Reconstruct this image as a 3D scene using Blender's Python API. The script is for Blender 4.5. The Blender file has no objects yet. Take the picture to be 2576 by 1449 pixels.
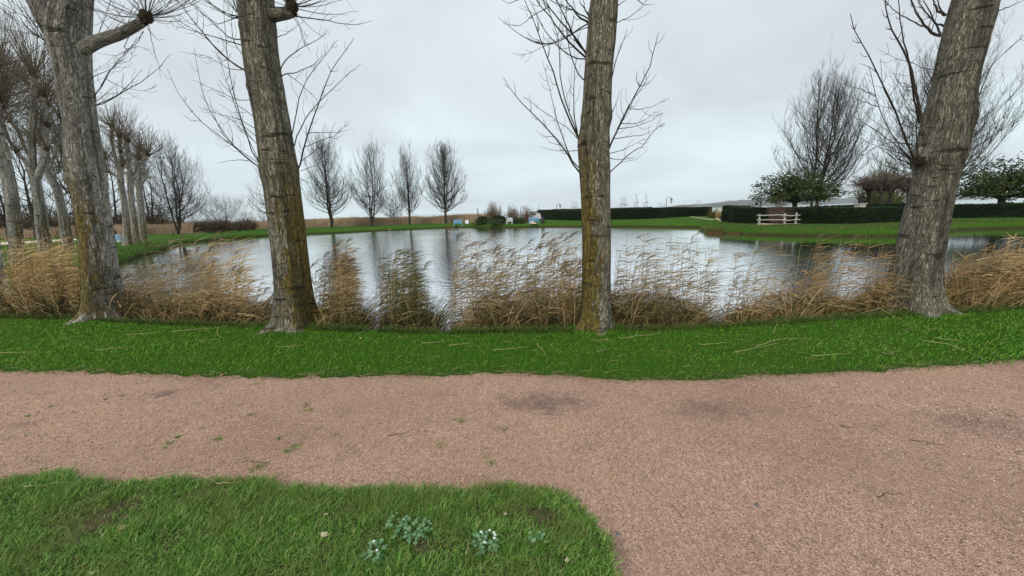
import bpy, math, random
import numpy as np
from mathutils import Matrix, Vector
rad = math.radians
RS = np.random.RandomState
scene = bpy.context.scene
# ------------------------------------------------------------------ camera
FP, CX, CY, CAMZ = 936.0, 1288.0, 724.0, 1.65
PITCH, ROLL = math.atan(187/936.0), 0.031
F_ = np.array([0, math.cos(PITCH), -math.sin(PITCH)])
R0 = np.array([1., 0, 0]); U0 = np.array([0, math.sin(PITCH), math.cos(PITCH)])
R_ = math.cos(ROLL)*R0 - math.sin(ROLL)*U0
U_ = math.sin(ROLL)*R0 + math.cos(ROLL)*U0
cam = bpy.data.objects.new('camera', bpy.data.cameras.new('camera'))
scene.collection.objects.link(cam); scene.camera = cam
cam.data.sensor_width = 36; cam.data.lens = 36*FP/2576; cam.data.clip_start = 0.05; cam.data.clip_end = 30000
M = Matrix.Identity(4)
for i in range(3):
    M[i][0] = R_[i]; M[i][1] = U_[i]; M[i][2] = -F_[i]
M[2][3] = CAMZ
cam.matrix_world = M
# ------------------------------------------------------------------ world + sun
SUN_EL, SUN_AZ = rad(38), rad(205)
w = bpy.data.worlds.new('World'); scene.world = w; w.use_nodes = True
nt = w.node_tree; nt.nodes.clear(); N = nt.nodes.new; LK = nt.links.new
out = N('ShaderNodeOutputWorld'); bg = N('ShaderNodeBackground'); bg.inputs[1].default_value = 0.1
sky = N('ShaderNodeTexSky'); sky.sky_type = 'NISHITA'; sky.sun_disc = False
sky.sun_elevation = SUN_EL; sky.sun_rotation = SUN_AZ
tc = N('ShaderNodeTexCoord'); sep = N('ShaderNodeSeparateXYZ'); LK(tc.outputs['Generated'], sep.inputs[0])
def wm(op, a, b):
    m = N('ShaderNodeMath'); m.operation = op
    for i, v in enumerate((a, b)):
        if isinstance(v, (int, float)): m.inputs[i].default_value = v
        else: LK(v, m.inputs[i])
    return m.outputs[0]
zz = wm('ADD', wm('MAXIMUM', sep.outputs[2], 0.0), 0.22)
cb = N('ShaderNodeCombineXYZ'); LK(wm('DIVIDE', sep.outputs[0], zz), cb.inputs[0]); LK(wm('DIVIDE', sep.outputs[1], zz), cb.inputs[1])
n1 = N('ShaderNodeTexNoise'); n1.inputs['Scale'].default_value = 0.9; n1.inputs['Detail'].default_value = 5; n1.inputs['Roughness'].default_value = 0.5
n1.inputs['Distortion'].default_value = 0.5
LK(cb.outputs[0], n1.inputs['Vector'])
r1 = N('ShaderNodeValToRGB'); LK(n1.outputs[0], r1.inputs[0])
e = r1.color_ramp.elements
e[0].position = 0.33; e[0].color = (4.75, 5.1, 5.45, 1)
e[1].position = 0.66; e[1].color = (5.95, 6.75, 7.0, 1)
m_ = e.new(0.48); m_.color = (5.3, 5.75, 6.1, 1)
mx = N('ShaderNodeMix'); mx.data_type = 'RGBA'; mx.inputs[0].default_value = 0.95
LK(sky.outputs[0], mx.inputs[6])
hz_ = N('ShaderNodeValToRGB'); LK(sep.outputs[2], hz_.inputs[0]); hz_.color_ramp.elements[0].position = 0.0; hz_.color_ramp.elements[0].color = (1.10, 1.18, 1.18, 1); hz_.color_ramp.elements[1].position = .3; hz_.color_ramp.elements[1].color = (1, 1, 1, 1)
hm_ = N('ShaderNodeMix'); hm_.data_type = 'RGBA'; hm_.blend_type = 'MULTIPLY'; hm_.inputs[0].default_value = 1; LK(r1.outputs[0], hm_.inputs[6]); LK(hz_.outputs[0], hm_.inputs[7]); LK(hm_.outputs[2], mx.inputs[7])
LK(mx.outputs[2], bg.inputs[0]); LK(bg.outputs[0], out.inputs[0])
sl = bpy.data.lights.new('sun', 'SUN'); sl.energy = 1.5; sl.angle = rad(16); sl.color = (1, .96, .9)
so = bpy.data.objects.new('sun', sl); scene.collection.objects.link(so)
sd = Vector((math.sin(SUN_AZ)*math.cos(SUN_EL), math.cos(SUN_AZ)*math.cos(SUN_EL), math.sin(SUN_EL)))
so.rotation_euler = sd.to_track_quat('Z', 'Y').to_euler()
vs = scene.view_settings; vs.view_transform = 'Standard'; vs.look = 'None'; vs.exposure = 0.5; vs.gamma = 1.0; vs.use_curve_mapping = False
# ------------------------------------------------------------------ pixel helpers (2576 x 1449 picture frame)
def ray(x, y): return F_ + R_*((x-CX)/FP) + U_*((CY-y)/FP)
CAMP = np.array([0, 0, CAMZ])
def gp(x, y, z=0.0):
    d = ray(x, y); return CAMP + d*((z-CAMZ)/d[2])
def at(x, y, Y):
    d = ray(x, y); return CAMP + d*(Y/d[1])
def ppm(Y): return FP/(Y*math.cos(PITCH))      # approx picture units per metre at ground distance Y
def hor(x): return 537 - ROLL*(x-CX)
# ------------------------------------------------------------------ noise
def _h(i, j, k):
    n = (i*374761393 + j*668265263 + k*2147483647 + 12345) & 0xffffffff
    n = ((n ^ (n >> 13))*1274126177) & 0xffffffff
    return ((n ^ (n >> 16)) & 0xffff)/65535.0
def vnoise(p):
    p = np.asarray(p, float); i = np.floor(p).astype(np.int64); f = p-i; f = f*f*(3-2*f)
    r = 0
    for a in (0, 1):
        for b in (0, 1):
            for c in (0, 1):
                wgt = (f[..., 0] if a else 1-f[..., 0])*(f[..., 1] if b else 1-f[..., 1])*(f[..., 2] if c else 1-f[..., 2])
                r = r + wgt*_h(i[..., 0]+a, i[..., 1]+b, i[..., 2]+c)
    return r*2-1
def fbm(p, o=3):
    p = np.asarray(p, float); s = 0; a = 1
    for _ in range(o):
        s = s + a*vnoise(p); p = p*2.03+7.1; a *= .5
    return s
def nrm(v): return v/np.maximum(np.linalg.norm(v, axis=-1, keepdims=True), 1e-9)
# ------------------------------------------------------------------ geometry collector
class Geo:
    def __init__(s): s.V = []; s.B = []; s.Q = []; s.T = []; s.QM = []; s.TM = []; s.n = 0; s.pend = {}
    def add(s, V, Q=None, T=None, bark=None, mi=0):
        V = np.asarray(V, float).reshape(-1, 3); s.V.append(V)
        s.B.append(np.zeros_like(V) if bark is None else np.asarray(bark, float).reshape(-1, 3))
        if Q is not None and len(Q): Q = np.asarray(Q, np.int64)+s.n; s.Q.append(Q); s.QM.append(np.full(len(Q), mi))
        if T is not None and len(T): T = np.asarray(T, np.int64)+s.n; s.T.append(T); s.TM.append(np.full(len(T), mi))
        s.n += len(V); return s
    def tube(s, P, r, sides=4, mi=0):
        P = np.asarray(P, float); r = np.broadcast_to(np.asarray(r, float), (len(P),))
        s.pend.setdefault((len(P), sides, mi), []).append((P, r)); return s
    def flush(s):
        for (n, S, mi), L in s.pend.items():
            P = np.array([a for a, b in L]); r = np.array([b for a, b in L]); K = len(L)
            T = nrm(np.gradient(P, axis=1))
            ref = np.where(np.abs(T[:, :1, 2:3]) > .9, np.array([1., 0, 0]), np.array([0, 0, 1.]))
            A = nrm(np.cross(T, np.broadcast_to(ref, T.shape))); Bv = np.cross(T, A)
            th = np.arange(S)*2*math.pi/S
            V = P[:, :, None, :] + r[:, :, None, None]*(A[:, :, None, :]*np.cos(th)[None, None, :, None] + Bv[:, :, None, :]*np.sin(th)[None, None, :, None])
            sl_ = np.concatenate([np.zeros((K, 1)), np.cumsum(np.linalg.norm(np.diff(P, axis=1), axis=2), axis=1)], axis=1)
            r0 = r[:, :1]
            bk = np.stack(np.broadcast_arrays(r0[:, :, None]*np.cos(th), r0[:, :, None]*np.sin(th), sl_[:, :, None]+P[:, :1, :1]), axis=-1)
            i = np.arange(n-1)[:, None]*S; j = np.arange(S)[None]; j2 = (j+1) % S
            q = np.stack([i+j, i+j2, i+S+j2, i+S+j], -1).reshape(-1, 4)
            Q = (q[None]+(np.arange(K)*n*S)[:, None, None]).reshape(-1, 4)
            s.add(V, Q, bark=bk, mi=mi)
        s.pend = {}
    def ribbons(s, B, D, L, W, bend=None, segs=3, side=None, mi=0, tip=.05, pw=.8):
        n = len(B); B = np.asarray(B, float); D = nrm(np.asarray(D, float)); L = np.broadcast_to(L, (n,)).astype(float); W = np.broadcast_to(W, (n,)).astype(float)
        if side is None: side = nrm(np.cross(D, RS(s.n % 9999+1).normal(size=(n, 3))))
        if bend is None: bend = np.zeros((n, 3))
        t = np.linspace(0, 1, segs+1)
        C = B[:, None] + D[:, None]*(L[:, None]*t)[..., None] + bend[:, None]*(L[:, None]*t**2)[..., None]
        wd = (W[:, None]*np.maximum((1-t)**pw, tip))[..., None]*side[:, None]*.5
        V = np.stack([C-wd, C+wd], 2)
        i = np.arange(segs)*2; q = np.stack([i, i+1, i+3, i+2], -1)
        Q = (q[None]+(np.arange(n)*2*(segs+1))[:, None, None]).reshape(-1, 4)
        return s.add(V, Q, mi=mi)
    def leaves(s, C, size, rs, mi=0, flat=.3, asp=.6):
        n = len(C); A = nrm(rs.normal(size=(n, 3))*[1, 1, 1-flat]); Bv = nrm(np.cross(A, rs.normal(size=(n, 3))))
        sz = np.broadcast_to(size, (n,))[:, None]
        V = np.stack([C-A*sz*.5, C+Bv*sz*asp*.5, C+A*sz*.5, C-Bv*sz*asp*.5], 1)
        return s.add(V, np.arange(4*n).reshape(-1, 4), mi=mi)
    def box(s, c, d, mi=0, rot=None, rz=0):
        c = np.array(c, float); d = np.array(d, float)/2
        k = np.array([[x, y, z] for z in (-1, 1) for y in (-1, 1) for x in (-1, 1)], float)*d
        if rot is not None: k = k @ np.array(rot).T
        if rz: k = k @ np.array([[math.cos(rz), -math.sin(rz), 0], [math.sin(rz), math.cos(rz), 0], [0, 0, 1]]).T
        return s.add(k+c, [[0, 2, 3, 1], [4, 5, 7, 6], [0, 1, 5, 4], [2, 6, 7, 3], [0, 4, 6, 2], [1, 3, 7, 5]], mi=mi)
    def blob(s, c, r, seed=0, amp=.2, nu=16, nv=10, mi=0, freq=2.0):
        u = np.linspace(0, 2*math.pi, nu, endpoint=False); v = np.linspace(0.02, math.pi-.02, nv)
        d = np.stack([np.outer(np.sin(v), np.cos(u)), np.outer(np.sin(v), np.sin(u)), np.outer(np.cos(v), np.ones(nu))], -1)
        k = 1+amp*fbm(d*freq+seed*3.7, 3)
        V = d*k[..., None]*np.array(r, float)+np.array(c, float)
        i = np.arange(nv-1)[:, None]*nu; j = np.arange(nu)[None]; j2 = (j+1) % nu
        q = np.stack([i+j, i+nu+j, i+nu+j2, i+j2], -1).reshape(-1, 4)
        return s.add(V, q, bark=V-np.array(c, float), mi=mi)
    def build(s, name, mats, root=None, origin=None, smooth=False, caps=False):
        s.flush()
        V = np.concatenate(s.V); Bk = np.concatenate(s.B)
        if not isinstance(mats, (list, tuple)): mats = [mats]
        org = np.array(root.location) if root is not None else (np.array(origin, float) if origin is not None else np.zeros(3))
        me = bpy.data.meshes.new(name)
        Q = np.concatenate(s.Q) if s.Q else np.zeros((0, 4), int); T = np.concatenate(s.T) if s.T else np.zeros((0, 3), int)
        me.vertices.add(len(V)); me.vertices.foreach_set('co', (V-org).astype(np.float32).ravel())
        nl = Q.size+T.size; me.loops.add(nl); me.loops.foreach_set('vertex_index', np.concatenate([Q.ravel(), T.ravel()]).astype(np.int32))
        npz = len(Q)+len(T); me.polygons.add(npz)
        me.polygons.foreach_set('loop_start', np.concatenate([np.arange(len(Q))*4, Q.size+np.arange(len(T))*3]).astype(np.int32))
        me.polygons.foreach_set('material_index', np.concatenate(s.QM+s.TM+[np.zeros(0)]).astype(np.int32))
        me.polygons.foreach_set('use_smooth', np.full(npz, smooth))
        a = me.attributes.new('bark', 'FLOAT_VECTOR', 'POINT'); a.data.foreach_set('vector', Bk.astype(np.float32).ravel())
        for m in mats: me.materials.append(m)
        me.update(calc_edges=True)
        o = bpy.data.objects.new(name, me); scene.collection.objects.link(o)
        if root is not None: o.parent = root
        else: o.location = org
        return o
def thing(name, loc, label, cat, group=None):
    o = bpy.data.objects.new(name, None); scene.collection.objects.link(o); o.location = [float(v) for v in loc]
    o.empty_display_size = .2; return tag(o, label, cat, group)
def tag(o, label=None, cat=None, group=None, kind=None):
    if label: o['label'] = label
    if cat: o['category'] = cat
    if group: o['group'] = group
    if kind: o['kind'] = kind
    return o
# ------------------------------------------------------------------ materials
def mat(name, rough=.85, spec=.2):
    m = bpy.data.materials.new(name); m.use_nodes = True
    b = m.node_tree.nodes['Principled BSDF']; b.inputs['Roughness'].default_value = rough; b.inputs['Specular IOR Level'].default_value = spec
    return m, m.node_tree, b
def nd(t, k, **kw):
    n = t.nodes.new(k)
    for a, v in kw.items():
        if a.startswith('_'): setattr(n, a[1:], v)
        else: n.inputs[a.replace('_', ' ')].default_value = v
    return n
def ramp(t, src, cols):
    r = t.nodes.new('ShaderNodeValToRGB'); t.links.new(src, r.inputs[0]); e = r.color_ramp.elements
    e[0].position, e[0].color = cols[0][0], (*cols[0][1], 1); e[1].position, e[1].color = cols[-1][0], (*cols[-1][1], 1)
    for p, c in cols[1:-1]: e.new(p).color = (*c, 1)
    return r.outputs[0]
def mapv(t, src, sc):
    m = t.nodes.new('ShaderNodeMapping'); t.links.new(src, m.inputs[0]); m.inputs['Scale'].default_value = sc; return m.outputs[0]
def noise(t, src, scale, detail=3, rough=.5, dist=0, out=0):
    n = nd(t, 'ShaderNodeTexNoise', Scale=scale, Detail=detail, Roughness=rough, Distortion=dist); t.links.new(src, n.inputs['Vector']); return n.outputs[out]
def mixc(t, f, a, b, mode='MIX'):
    m = t.nodes.new('ShaderNodeMix'); m.data_type = 'RGBA'; m.blend_type = mode
    for i, v in ((0, f), (6, a), (7, b)):
        if isinstance(v, (int, float)): m.inputs[i].default_value = v
        elif isinstance(v, tuple): m.inputs[i].default_value = (*v, 1)
        else: t.links.new(v, m.inputs[i])
    return m.outputs[2]
def mth(t, op, a, b=0.0):
    m = t.nodes.new('ShaderNodeMath'); m.operation = op
    for i, v in enumerate((a, b)):
        if isinstance(v, (int, float)): m.inputs[i].default_value = v
        else: t.links.new(v, m.inputs[i])
    return m.outputs[0]
def bump(t, b, h, s=.5, d=.02):
    n = nd(t, 'ShaderNodeBump', Strength=s, Distance=d); t.links.new(h, n.inputs['Height']); t.links.new(n.outputs[0], b.inputs['Normal'])
def geo_pos(t): return t.nodes.new('ShaderNodeNewGeometry').outputs['Position']
def island(t): return t.nodes.new('ShaderNodeNewGeometry').outputs['Random Per Island']
def plain(name, c, rough=.7, spec=.3, var=.15, sc=6.0):
    m, t, b = mat(name, rough, spec)
    n = noise(t, geo_pos(t), sc, 4, .6)
    t.links.new(ramp(t, n, [(.3, tuple(v*(1-var) for v in c)), (.7, tuple(v*(1+var) for v in c))]), b.inputs['Base Color']); return m
def leafy(name, cols, rough=.6, spec=.25, patch=None, trans=.0):
    m, t, b = mat(name, rough, spec)
    k = len(cols)-1
    c = ramp(t, island(t), [(i/k, c) for i, c in enumerate(cols)])
    if patch:
        n = noise(t, geo_pos(t), patch[0], 3, .6)
        f = ramp(t, n, [(patch[2], (0, 0, 0)), (patch[3], (1, 1, 1))])
        c = mixc(t, f, c, patch[1])
    t.links.new(c, b.inputs['Base Color'])
    if trans:
        tr = t.nodes.new('ShaderNodeBsdfTranslucent'); t.links.new(c, tr.inputs[0]); ms = t.nodes.new('ShaderNodeMixShader'); ms.inputs[0].default_value = trans
        o = [x for x in t.nodes if x.type == 'OUTPUT_MATERIAL'][0]
        t.links.new(b.outputs[0], ms.inputs[1]); t.links.new(tr.outputs[0], ms.inputs[2]); t.links.new(ms.outputs[0], o.inputs[0])
    return m
def bark_mat(name, pale, dark, moss=(.42, .29, .03), mossamt=.5, scale=1.25, seed=0.0, mossdir=(1, 0)):
    m, t, b = mat(name, .9, .12)
    at_ = t.nodes.new('ShaderNodeAttribute'); at_.attribute_name = 'bark'; v = at_.outputs['Vector']
    off = nd(t, 'ShaderNodeVectorMath', _operation='ADD'); t.links.new(v, off.inputs[0]); off.inputs[1].default_value = (seed, seed*1.7, seed*.37); v2 = off.outputs[0]
    def ridge_(sx, sz, ds, w0, w1):
        n_ = noise(t, mapv(t, v2, (sx*scale, sx*scale, sz*scale)), 1.0, 3, .55, ds)
        a_ = mth(t, 'ABSOLUTE', mth(t, 'SUBTRACT', n_, .5))
        return ramp(t, a_, [(w0, (0, 0, 0)), (w1, (1, 1, 1))])
    def g1(c_):
        q = nd(t, 'ShaderNodeSeparateColor'); t.links.new(c_, q.inputs[0]); return q.outputs[0]
    k1 = g1(ridge_(30, 3.6, 1.3, .005, .07)); k2 = g1(ridge_(50, 9, .8, .005, .09))
    fine = noise(t, mapv(t, v2, (90*scale, 90*scale, 30*scale)), 1.0, 4, .75)
    big = noise(t, mapv(t, v2, (5*scale, 5*scale, 1.6*scale)), 1.0, 5, .65)
    hn = noise(t, mapv(t, v2, (2.2*scale, 2.2*scale, 11*scale)), 1.0, 4, .65)
    scar = ramp(t, mth(t, 'ADD', hn, mth(t, 'MULTIPLY', fine, .12)), [(.66, (0, 0, 0)), (.70, (1, 1, 1))])
    c = mixc(t, ramp(t, big, [(.38, (0, 0, 0)), (.58, (1, 1, 1))]), tuple(p*.55 for p in pale), pale)
    if mossamt:
        geo = t.nodes.new('ShaderNodeNewGeometry'); dp = nd(t, 'ShaderNodeVectorMath', _operation='DOT_PRODUCT'); t.links.new(geo.outputs['Normal'], dp.inputs[0]); dp.inputs[1].default_value = (mossdir[0], mossdir[1], 0)
        mn = noise(t, mapv(t, v2, (9, 9, 3.2)), 1.0, 6, .8)
        hz = nd(t, 'ShaderNodeSeparateXYZ'); t.links.new(geo.outputs['Position'], hz.inputs[0])
        hm = nd(t, 'ShaderNodeMapRange', _clamp=True); t.links.new(hz.outputs[2], hm.inputs[0]); hm.inputs[1].default_value = 3.0; hm.inputs[2].default_value = 1.7
        f = mth(t, 'MULTIPLY', g1(ramp(t, mth(t, 'ADD', mn, mth(t, 'MULTIPLY', dp.outputs['Value'], .2)), [(.63-.1*mossamt, (0, 0, 0)), (.69-.1*mossamt, (1, 1, 1))])), hm.outputs[0])
        c = mixc(t, mth(t, 'MULTIPLY', f, .88), c, mixc(t, fine, moss, tuple(x*.4 for x in moss)))
    c = mixc(t, ramp(t, fine, [(.33, (1, 1, 1)), (.5, (0, 0, 0))]), c, mixc(t, .55, c, dark))
    c = mixc(t, mth(t, 'MULTIPLY', mth(t, 'SUBTRACT', 1.0, k1), .72), c, dark)
    c = mixc(t, mth(t, 'MULTIPLY', mth(t, 'SUBTRACT', 1.0, k2), .7), c, dark)
    c = mixc(t, mth(t, 'MULTIPLY', g1(scar), .85), c, dark)
    st = noise(t, mapv(t, v2, (6.5*scale, 6.5*scale, .3*scale)), 1.0, 5, .65)
    c = mixc(t, mth(t, 'MULTIPLY', g1(ramp(t, mth(t, 'ADD', st, mth(t, 'MULTIPLY', fine, .15)), [(.575, (0, 0, 0)), (.65, (1, 1, 1))])), .55), c, dark)
    class _C: pass
    cr = _C(); cr.outputs = [mth(t, 'MULTIPLY', k1, mth(t, 'ADD', .5, mth(t, 'MULTIPLY', k2, .5)))]
    t.links.new(c, b.inputs['Base Color'])
    h = mth(t, 'ADD', mth(t, 'MULTIPLY', cr.outputs[0], .8), mth(t, 'MULTIPLY', fine, .5))
    bump(t, b, h, 1.0, .018/scale**.5)
    return m
MT = {}
MT['bark1'] = bark_mat('pale_bark', (.70, .655, .56), (.035, .03, .022), mossamt=.85, seed=1.3, mossdir=(-.5, -.8))
MT['bark2'] = bark_mat('grey_bark', (.52, .465, .35), (.03, .03, .02), mossamt=.8, seed=4.1, mossdir=(1, -.2))
MT['bark3'] = bark_mat('brown_bark', (.50, .44, .32), (.03, .029, .02), mossamt=.8, seed=7.7, mossdir=(-1, -.1))
MT['bark4'] = bark_mat('rough_bark', (.42, .375, .285), (.026, .027, .02), mossamt=.0, seed=9.9, mossdir=(-1, -.2))
MT['barkmid'] = bark_mat('mid_bark', (.78, .73, .64), (.05, .04, .03), mossamt=.2, scale=.7, seed=2.2)
MT['shoot'] = plain('shoot_bark', (.04, .031, .023), .7, .2)
MT['shootmid'] = plain('young_shoot_bark', (.12, .088, .055), .8, .2)
MT['knob'] = plain('knob_bark', (.045, .032, .022), .9, .1, .5, 25)
MT['fartrunk'] = plain('far_tree_bark', (.055, .047, .038), .9, .1, .3, 2)
MT['fartwig'] = plain('far_tree_twigs', (.05, .041, .033), .9, .1)
MT['redtwig'] = plain('reddish_twigs', (.13, .085, .06), .9, .1, .3, 1)
MT['browntwig'] = plain('brown_twigs', (.085, .058, .035), .9, .1, .4, .6)
MT['mauvetwig'] = plain('mauve_twigs', (.12, .088, .074), .9, .1, .3, 1)
MT['greentwig'] = plain('green_twigs', (.13, .14, .05), .9, .1, .3, 1)
MT['grass'] = leafy('lawn_grass', [(.024, .09, .004), (.068, .21, .012), (.14, .36, .022), (.048, .16, .008), (.34, .44, .07)], .55, .2, (1.1, (.075, .15, .012), .55, .8), .25)
MT['grassnear'] = leafy('near_lawn_grass', [(.016, .055, .005), (.08, .22, .022), (.25, .48, .09), (.04, .13, .012), (.52, .58, .2)], .55, .2, (3.4, (.17, .22, .05), .48, .72), .25)
MT['longgrass'] = leafy('bank_grass', [(.03, .075, .012), (.06, .13, .02), (.10, .15, .03), (.2, .17, .06)], .6, .2, None, .2)
MT['gold'] = leafy('golden_reed', [(.58, .40, .18), (.46, .30, .12), (.68, .50, .26), (.32, .19, .07)], .6, .25, None, .3)
MT['brown'] = leafy('brown_reed', [(.38, .23, .09), (.22, .125, .05), (.52, .34, .15), (.11, .06, .025), (.58, .42, .2), (.16, .13, .05)], .65, .2, None, .25)
MT['olive'] = leafy('olive_reed', [(.09, .09, .022), (.14, .13, .035), (.05, .055, .014), (.26, .21, .08)], .65, .2, None, .25)
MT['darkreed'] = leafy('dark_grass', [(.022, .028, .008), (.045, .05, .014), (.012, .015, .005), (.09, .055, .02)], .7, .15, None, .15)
MT['strawleaf'] = leafy('straw_leaf', [(.38, .28, .15), (.20, .145, .075), (.5, .38, .22), (.11, .08, .04)], .6, .25, None, .3)
MT['tuss'] = leafy('tussock_grass', [(.09, .055, .025), (.2, .12, .05), (.05, .055, .015), (.28, .19, .09)], .7, .1, None, .15)
MT['plume'] = leafy('reed_plume', [(.16, .12, .09), (.24, .18, .13), (.10, .075, .055)], .8, .1, None, .2)
MT['marsh'] = leafy('marsh_reed', [(.42, .30, .19), (.34, .235, .145), (.52, .39, .26), (.24, .165, .10)], .8, .1, (.09, (.27, .19, .125), .42, .66))
MT['straw'] = plain('dry_straw', (.50, .40, .22), .6, .2, .2, 30)
MT['hedgeleaf'] = leafy('hedge_leaf', [(.012, .024, .008), (.022, .042, .012), (.04, .065, .02), (.008, .014, .006)], .55, .25)
MT['hedgecore'] = plain('hedge_core', (.006, .01, .004), .9, .1)
MT['evergreen'] = leafy('evergreen_leaf', [(.016, .032, .009), (.032, .056, .014), (.075, .095, .02), (.018, .028, .009)], .55, .25, (.5, (.09, .10, .02), .55, .7))
MT['shrubleaf'] = leafy('shrub_leaf', [(.02, .04, .012), (.04, .07, .02), (.07, .09, .03)], .6, .2)
MT['weedleaf'] = leafy('weed_leaf', [(.10, .22, .09), (.16, .30, .13), (.24, .38, .2)], .5, .3, None, .2)
MT['petal'] = plain('white_petal', (.8, .82, .8), .5, .3, .03)
MT['blue'] = plain('blue_bench_paint', (.12, .30, .46), .5, .3, .12)
MT['whitepaint'] = plain('white_paint', (.52, .52, .55), .5, .3, .06)
MT['palewood'] = plain('pale_weathered_wood', (.40, .385, .36), .8, .2, .15, 12)
MT['black'] = plain('black_metal', (.015, .017, .016), .5, .4)
MT['steel'] = plain('far_steel', (.30, .33, .37), .7, .2)
MT['stone'] = plain('pale_stone', (.45, .43, .38), .9, .1, .15)
MT['bronze'] = plain('dark_bronze', (.012, .011, .01), .5, .4)
MT['glass'] = plain('dark_glass', (.02, .025, .03), .1, .6)
MT['lampglass'] = plain('lamp_glass', (.5, .52, .5), .2, .5)
MT['deadleaf'] = plain('dead_leaf', (.36, .22, .12), .7, .2, .3, 60)
MT['paleleaf'] = plain('pale_dead_leaf', (.45, .40, .24), .7, .2, .25, 60)
MT['rock'] = plain('grey_pebble', (.12, .12, .13), .7, .3, .3, 50)
MT['twig'] = plain('fallen_twig', (.10, .065, .045), .9, .1, .3, 30)
def mk_soil():
    m, t, b = mat('grassy_soil', .95, .05); p = geo_pos(t)
    a = noise(t, p, 1.3, 4, .6); f = noise(t, p, 45, 4, .7); g = noise(t, p, .12, 3, .6)
    c = ramp(t, f, [(.3, (.016, .046, .005)), (.55, (.042, .115, .01)), (.75, (.10, .17, .022))])
    c = mixc(t, ramp(t, a, [(.5, (0, 0, 0)), (.75, (.7, .7, .7))]), c, (.07, .105, .02))
    c = mixc(t, ramp(t, g, [(.45, (0, 0, 0)), (.7, (.5, .5, .5))]), c, (.075, .145, .014))
    sp = nd(t, 'ShaderNodeSeparateXYZ'); t.links.new(p, sp.inputs[0])
    mr = nd(t, 'ShaderNodeMapRange', _clamp=True); t.links.new(mth(t, 'ADD', sp.outputs[2], mth(t, 'MULTIPLY', f, .1)), mr.inputs[0]); mr.inputs[1].default_value = -.12; mr.inputs[2].default_value = -.34
    c = mixc(t, mr.outputs[0], c, (.035, .033, .014))
    t.links.new(c, b.inputs['Base Color']); bump(t, b, f, .6, .04); return m
MT['soil'] = mk_soil()
MT['darksoil'] = plain('dark_turf_soil', (.075, .062, .032), .95, .05, .5, 30)
def mk_gravel():
    m, t, b = mat('pink_gravel', .95, .1); p = geo_pos(t)
    vo = nd(t, 'ShaderNodeTexVoronoi', Scale=200.0); t.links.new(p, vo.inputs['Vector'])
    sc = nd(t, 'ShaderNodeSeparateColor'); t.links.new(vo.outputs['Color'], sc.inputs[0])
    vo2 = nd(t, 'ShaderNodeTexVoronoi', Scale=88.0); t.links.new(p, vo2.inputs['Vector'])
    sc2 = nd(t, 'ShaderNodeSeparateColor'); t.links.new(vo2.outputs['Color'], sc2.inputs[0])
    c = ramp(t, sc.outputs[0], [(0, (.05, .03, .026)), (.3, (.22, .14, .11)), (.6, (.42, .29, .23)), (.85, (.62, .46, .38)), (1, (.95, .78, .68))])
    c2 = ramp(t, sc2.outputs[1], [(0, (.08, .055, .045)), (.45, (.36, .255, .205)), (1, (.78, .60, .50))])
    c = mixc(t, .45, c, c2)
    fn = noise(t, p, 260, 3, .7); c = mixc(t, .3, c, ramp(t, fn, [(.35, (.05, .035, .03)), (.65, (.75, .56, .47))]))
    c = mixc(t, 1.0, c, (1.50, 1.29, 1.15), 'MULTIPLY'); bg_ = noise(t, p, .55, 5, .65); c = mixc(t, .8, c, ramp(t, bg_, [(.3, (.72, .68, .68)), (.5, (1, 1, 1)), (.7, (1.12, 1.1, 1.05))]), 'MULTIPLY'); lf = noise(t, p, .8, 4, .6); c = mixc(t, ramp(t, lf, [(.40, (0, 0, 0)), (.62, (.75, .75, .75))]), c, mixc(t, .5, c, (.52, .33, .22)))
    mf = noise(t, p, 3.5, 4, .7); c = mixc(t, ramp(t, mf, [(.55, (0, 0, 0)), (.8, (.45, .45, .45))]), c, (.20, .15, .13))
    # damp grey stains with a shape of their own
    mf2 = noise(t, p, 5.5, 7, .8)
    def spot(x, y, rx, ry, s):
        sb = nd(t, 'ShaderNodeVectorMath', _operation='SUBTRACT'); t.links.new(p, sb.inputs[0]); sb.inputs[1].default_value = (x, y, 0)
        ln = nd(t, 'ShaderNodeVectorMath', _operation='LENGTH'); t.links.new(mapv(t, sb.outputs[0], (1/rx, 1/ry, 0)), ln.inputs[0])
        q = mth(t, 'ADD', ln.outputs['Value'], mth(t, 'MULTIPLY', mth(t, 'SUBTRACT', mf2, .5), 4.2))
        mr = nd(t, 'ShaderNodeMapRange', _clamp=True); t.links.new(q, mr.inputs[0]); mr.inputs[1].default_value = 1.15; mr.inputs[2].default_value = .2; mr.inputs[3].default_value = 0; mr.inputs[4].default_value = s
        return mr.outputs[0]
    for (x, y, rx, ry, s) in ((1370, 1015, .46, .22, .85), (1780, 1030, .36, .16, .7), (410, 990, .16, .09, .8), (2460, 1060, .45, .22, .6), (1560, 1390, .05, .25, .55), (20, 1070, .25, .08, .45), (1500, 1120, .2, .08, .3)):
        q = gp(x, y); c = mixc(t, spot(q[0], q[1], rx, ry, s), c, mixc(t, .35, (.10, .085, .085), c))
    t.links.new(c, b.inputs['Base Color'])
    bump(t, b, mth(t, 'ADD', mth(t, 'ADD', vo.outputs['Distance'], mth(t, 'MULTIPLY', vo2.outputs['Distance'], 1.5)), mth(t, 'MULTIPLY', fn, .6)), 1.0, .009); return m
MT['gravel'] = mk_gravel()
MT['sand'] = plain('sandy_path', (.52, .40, .30), .95, .1, .12, 8)
MT['palepath'] = plain('pale_stone_path', (.6, .52, .40), .95, .1, .12, 4)
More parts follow.
